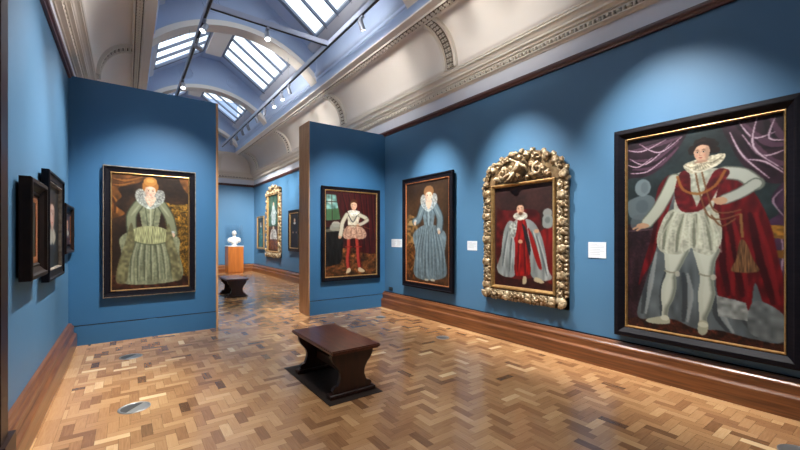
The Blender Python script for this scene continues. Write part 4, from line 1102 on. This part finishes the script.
# ------------------------------------------------------------------ lighting tracks
TZ = 5.06
def track(name, x0, y0, x1, y1, label):
    L = math.hypot(x1-x0, y1-y0); root = empty(name, ((x0+x1)/2, (y0+y1)/2, TZ), math.atan2(y1-y0, x1-x0)); tag(root, label, 'lighting track')
    bm = bmesh.new(); box(bm, -L/2, -.028, .0, L/2, .028, .085); new_obj('beam', bm, M['track'], root)
    bm = bmesh.new(); box(bm, -L/2, -.016, -.010, L/2, .016, 0); new_obj('slot', bm, M['black'], root)
    return root
tr = track('lighting_track', 3.01, -1.4, 3.01, 16.0, 'Long grey lighting track running down the right of the skylit vault')
tl = track('lighting_track', 1.01, -1.4, 1.01, 16.0, 'Long grey lighting track running down the left of the skylit vault')
tt = track('lighting_track', 1.04, 6.40, 2.98, 6.40, 'Short grey cross track joining the two long tracks')
bm = bmesh.new()
def rods(root, x, ys):
    for y in ys:
        bm = bmesh.new(); lathe(bm, [(.005, TZ+.08), (.005, arch_z(x)-.02)], (x, y, 0), 6)
        for v in bm.verts: v.co = Matrix.Rotation(-root.rotation_euler.z, 3, 'Z') @ (v.co-root.location)
        new_obj('suspension_rod', bm, M['metal'], root)
rods(tr, 3.01, AY); rods(tl, 1.01, AY)

def lens_light(loc, target, power, ang, blend, col, rad=.035):
    ld = D.lights.new('spot_beam', 'SPOT'); ld.energy = power; ld.spot_size = math.radians(ang); ld.spot_blend = blend
    ld.color = col; ld.shadow_soft_size = rad
    o = D.objects.new('spot_beam', ld); COL.objects.link(o)
    d = (Vector(target)-Vector(loc)).normalized(); o.rotation_euler = d.to_track_quat('-Z', 'Y').to_euler()
    return o, d
def spotlight(x, y, target, label, power=0, ang=45, blend=.9, col=(1, .965, .92)):
    root = empty('track_spotlight', (x, y, TZ-.022)); tag(root, label, 'spotlight', 'spotlights on the ceiling tracks')
    bm = bmesh.new(); box(bm, -.02, -.055, -.035, .02, .055, 0); box(bm, -.012, -.012, -.10, .012, .012, -.03); new_obj('adaptor', bm, M['lampgrey'], root)
    c = Vector((0, 0, -.135)); loc = Vector((x, y, TZ-.022))+c
    d = (Vector(target)-loc).normalized(); q = d.to_track_quat('-Z', 'Y').to_matrix().to_4x4()
    bm = bmesh.new(); lathe(bm, [(.030, .085), (.042, .075), (.045, -.065), (.048, -.08), (.042, -.08), (.040, -.06)], (0, 0, 0), 16, False)
    lathe(bm, [(.001, .086), (.030, .085)], (0, 0, 0), 16, False)
    for v in bm.verts: v.co = c + (q @ v.co)
    new_obj('lamp_body', bm, M['lampgrey'], root, True)
    bm = bmesh.new(); lathe(bm, [(.001, -.068), (.041, -.068)], (0, 0, 0), 16, False); 
    for v in bm.verts: v.co = c + (q @ v.co)
    new_obj('lens', bm, M['lens'] if power else M['lampgrey'], root)
    if power:
        o, _ = lens_light(loc+d*.10, target, power, ang, blend, col, .28 if d.z > -.05 else .035)
        o.location = o.location + (loc+d*.10)
    return root
P_ = 1.0
S = spotlight
# foreground, right wall
S(3.01, 1.85, (XR, 1.5, 1.5), 'Track spotlight above the largest portrait, out of the picture', 1320*P_, 54, 1.)
S(3.01, .5, (2.4, 1.6, 0), 'Added floor-fill spotlight, nearest on the right track', 50*P_, 75)  # added out-of-view lamp, fill for the near floor
S(3.01, 3.75, (XR, 3.38, 1.45), 'Track spotlight for the carved frame', 1400*P_, 48, 1.)
S(3.01, 5.20, (XR, 5.40, 1.4), 'Lone lit spotlight on the right track, nearest the view', 1500*P_, 48, 1.)
S(1.90, 6.40, (1.6, 4.2, 0), 'Lit spotlight hanging from the short cross track', 200*P_, 75)
S(3.01, 4.1, (3.83, YP, 1.6), 'Track spotlight turned to the right screen', 1500*P_, 44, 1.)
S(3.01, 2.7, (3.0, 4.6, 0), 'Added right-track fill spotlight turned to the floor, above the carved frame', 60*P_, 75)  # added out-of-view lamp to brighten the floor
S(3.01, 3.3, (XL+.3, 4.6, 5.0), 'Added right-track fill spotlight turned up to the left cove', 700*P_, 60, 1.)  # added out-of-view uplight, fill for the left cove
S(1.01, 3.2, (XR-.3, 3.6, 5.15), 'Added left-track fill spotlight turned up to the right cove', 380*P_, 56, 1.)  # added out-of-view uplight, fill for the near right cove
S(1.01, 4.8, (XR-.3, 6.6, 5.15), 'Added left-track fill spotlight turned up to the right cove, farther on', 450*P_, 52, 1.)  # added uplight, carries the cove fill farther along
far_y = [8.5, 9.0, 9.65, 10.4, 11.15, 12.1, 12.8, 13.6, 14.4]
targets = [(XR, 9.2, 1.5), (3.6, YP+.5, 1.6), (3.9, YP+.5, 1.4), (2.4, 12.0, 0), (XR, 12.6, 2.2), (XR, 14.0, 2.4), (XR, 15.2, 2.4), (XR, 16.6, 2.2), (3.7, 17.4, 1.9)]
ords = ['Grey spotlight nearest of the row of lamps on the far right track', 'Bright spotlight second in the row on the far right track', 'Bright spotlight third in the row on the far right track', 'Grey spotlight fourth in the row on the far right track',
        'Grey spotlight fifth in the row on the far right track', 'Lit spotlight sixth in the row on the far right track', 'Small spotlight seventh in the row on the far right track', 'Small spotlight eighth, next to last on the far right track', 'Farthest small spotlight on the right track']
for y, t, l in zip(far_y, targets, ords): S(3.01, y, t, l, 950*P_, 58)
# left track
S(1.01, 4.4, (.31, YP, 1.6), 'Left-track spotlight turned to the lady in green', 1500*P_, 44, 1.)
S(1.01, 6.75, (XL, 5.6, 1.5), 'Grey spotlight on the left track just beyond the cross track', 950*P_, 60, 1.)
S(1.01, 7.5, (XR-.3, 10.5, 5.2), 'Grey spotlight on the left track, second beyond the cross track', 800*P_, 55, 1.)  # real fitting; its upward beam is added cove fill
S(1.01, 9.6, (.7, YP+.5, 1.6), 'Brightly lit spotlight at the end of the visible left track', 150*P_, 70)
S(1.01, 5.3, (XL, 4.2, 1.5), 'Left-track spotlight before the cross track', 950*P_, 60, 1.)
S(1.01, 12.5, (XL, 12.5, 2.0), 'Left-track spotlight in the far room', 700*P_, 70)
S(1.01, 14.8, (1.5, 17.4, 1.8), 'Left-track spotlight near the far wall', 1000*P_, 60)
S(1.01, 1.5, (XL, 2.6, 2.2), 'Left-track spotlight near the door casing', 160*P_, 70)
S(3.01, -.5, (2.4, 2.2, 0.), 'Added rear fill spotlight turned down to the floor', 240*P_, 75)  # added lamp behind the view, floor fill
S(1.01, 2.6, (2.0, 4.6, 0.), 'Added left-track fill spotlight turned down to the floor by the bench', 200*P_, 75)  # added out-of-view lamp, floor fill around the bench

# ------------------------------------------------------------------ world, camera, view
w = D.worlds.new('World'); SC.world = w; w.use_nodes = True
bg = w.node_tree.nodes['Background']; bg.inputs['Color'].default_value = (.80, .90, 1.0, 1); bg.inputs['Strength'].default_value = 2.1

cam = D.cameras.new('camera'); co = D.objects.new('camera', cam); COL.objects.link(co); SC.camera = co
cam.sensor_width = 36; cam.lens = 377/800*36; cam.sensor_fit = 'HORIZONTAL'
cam.shift_y = (236.8-225)/800; cam.clip_start = .02; cam.clip_end = 100
yaw = math.atan(273/377)
co.location = (0, 0, 1.55); co.rotation_euler = (PI/2, 0, -yaw)

SC.view_settings.view_transform = 'Standard'; SC.view_settings.look = 'None'
SC.view_settings.exposure = 0.0; SC.view_settings.gamma = 1; SC.view_settings.use_curve_mapping = False
SC.cycles.use_denoising = True
SC.cycles.max_bounces = 8; SC.cycles.diffuse_bounces = 4; SC.cycles.transparent_max_bounces = 8
SC.cycles.sample_clamp_indirect = 6
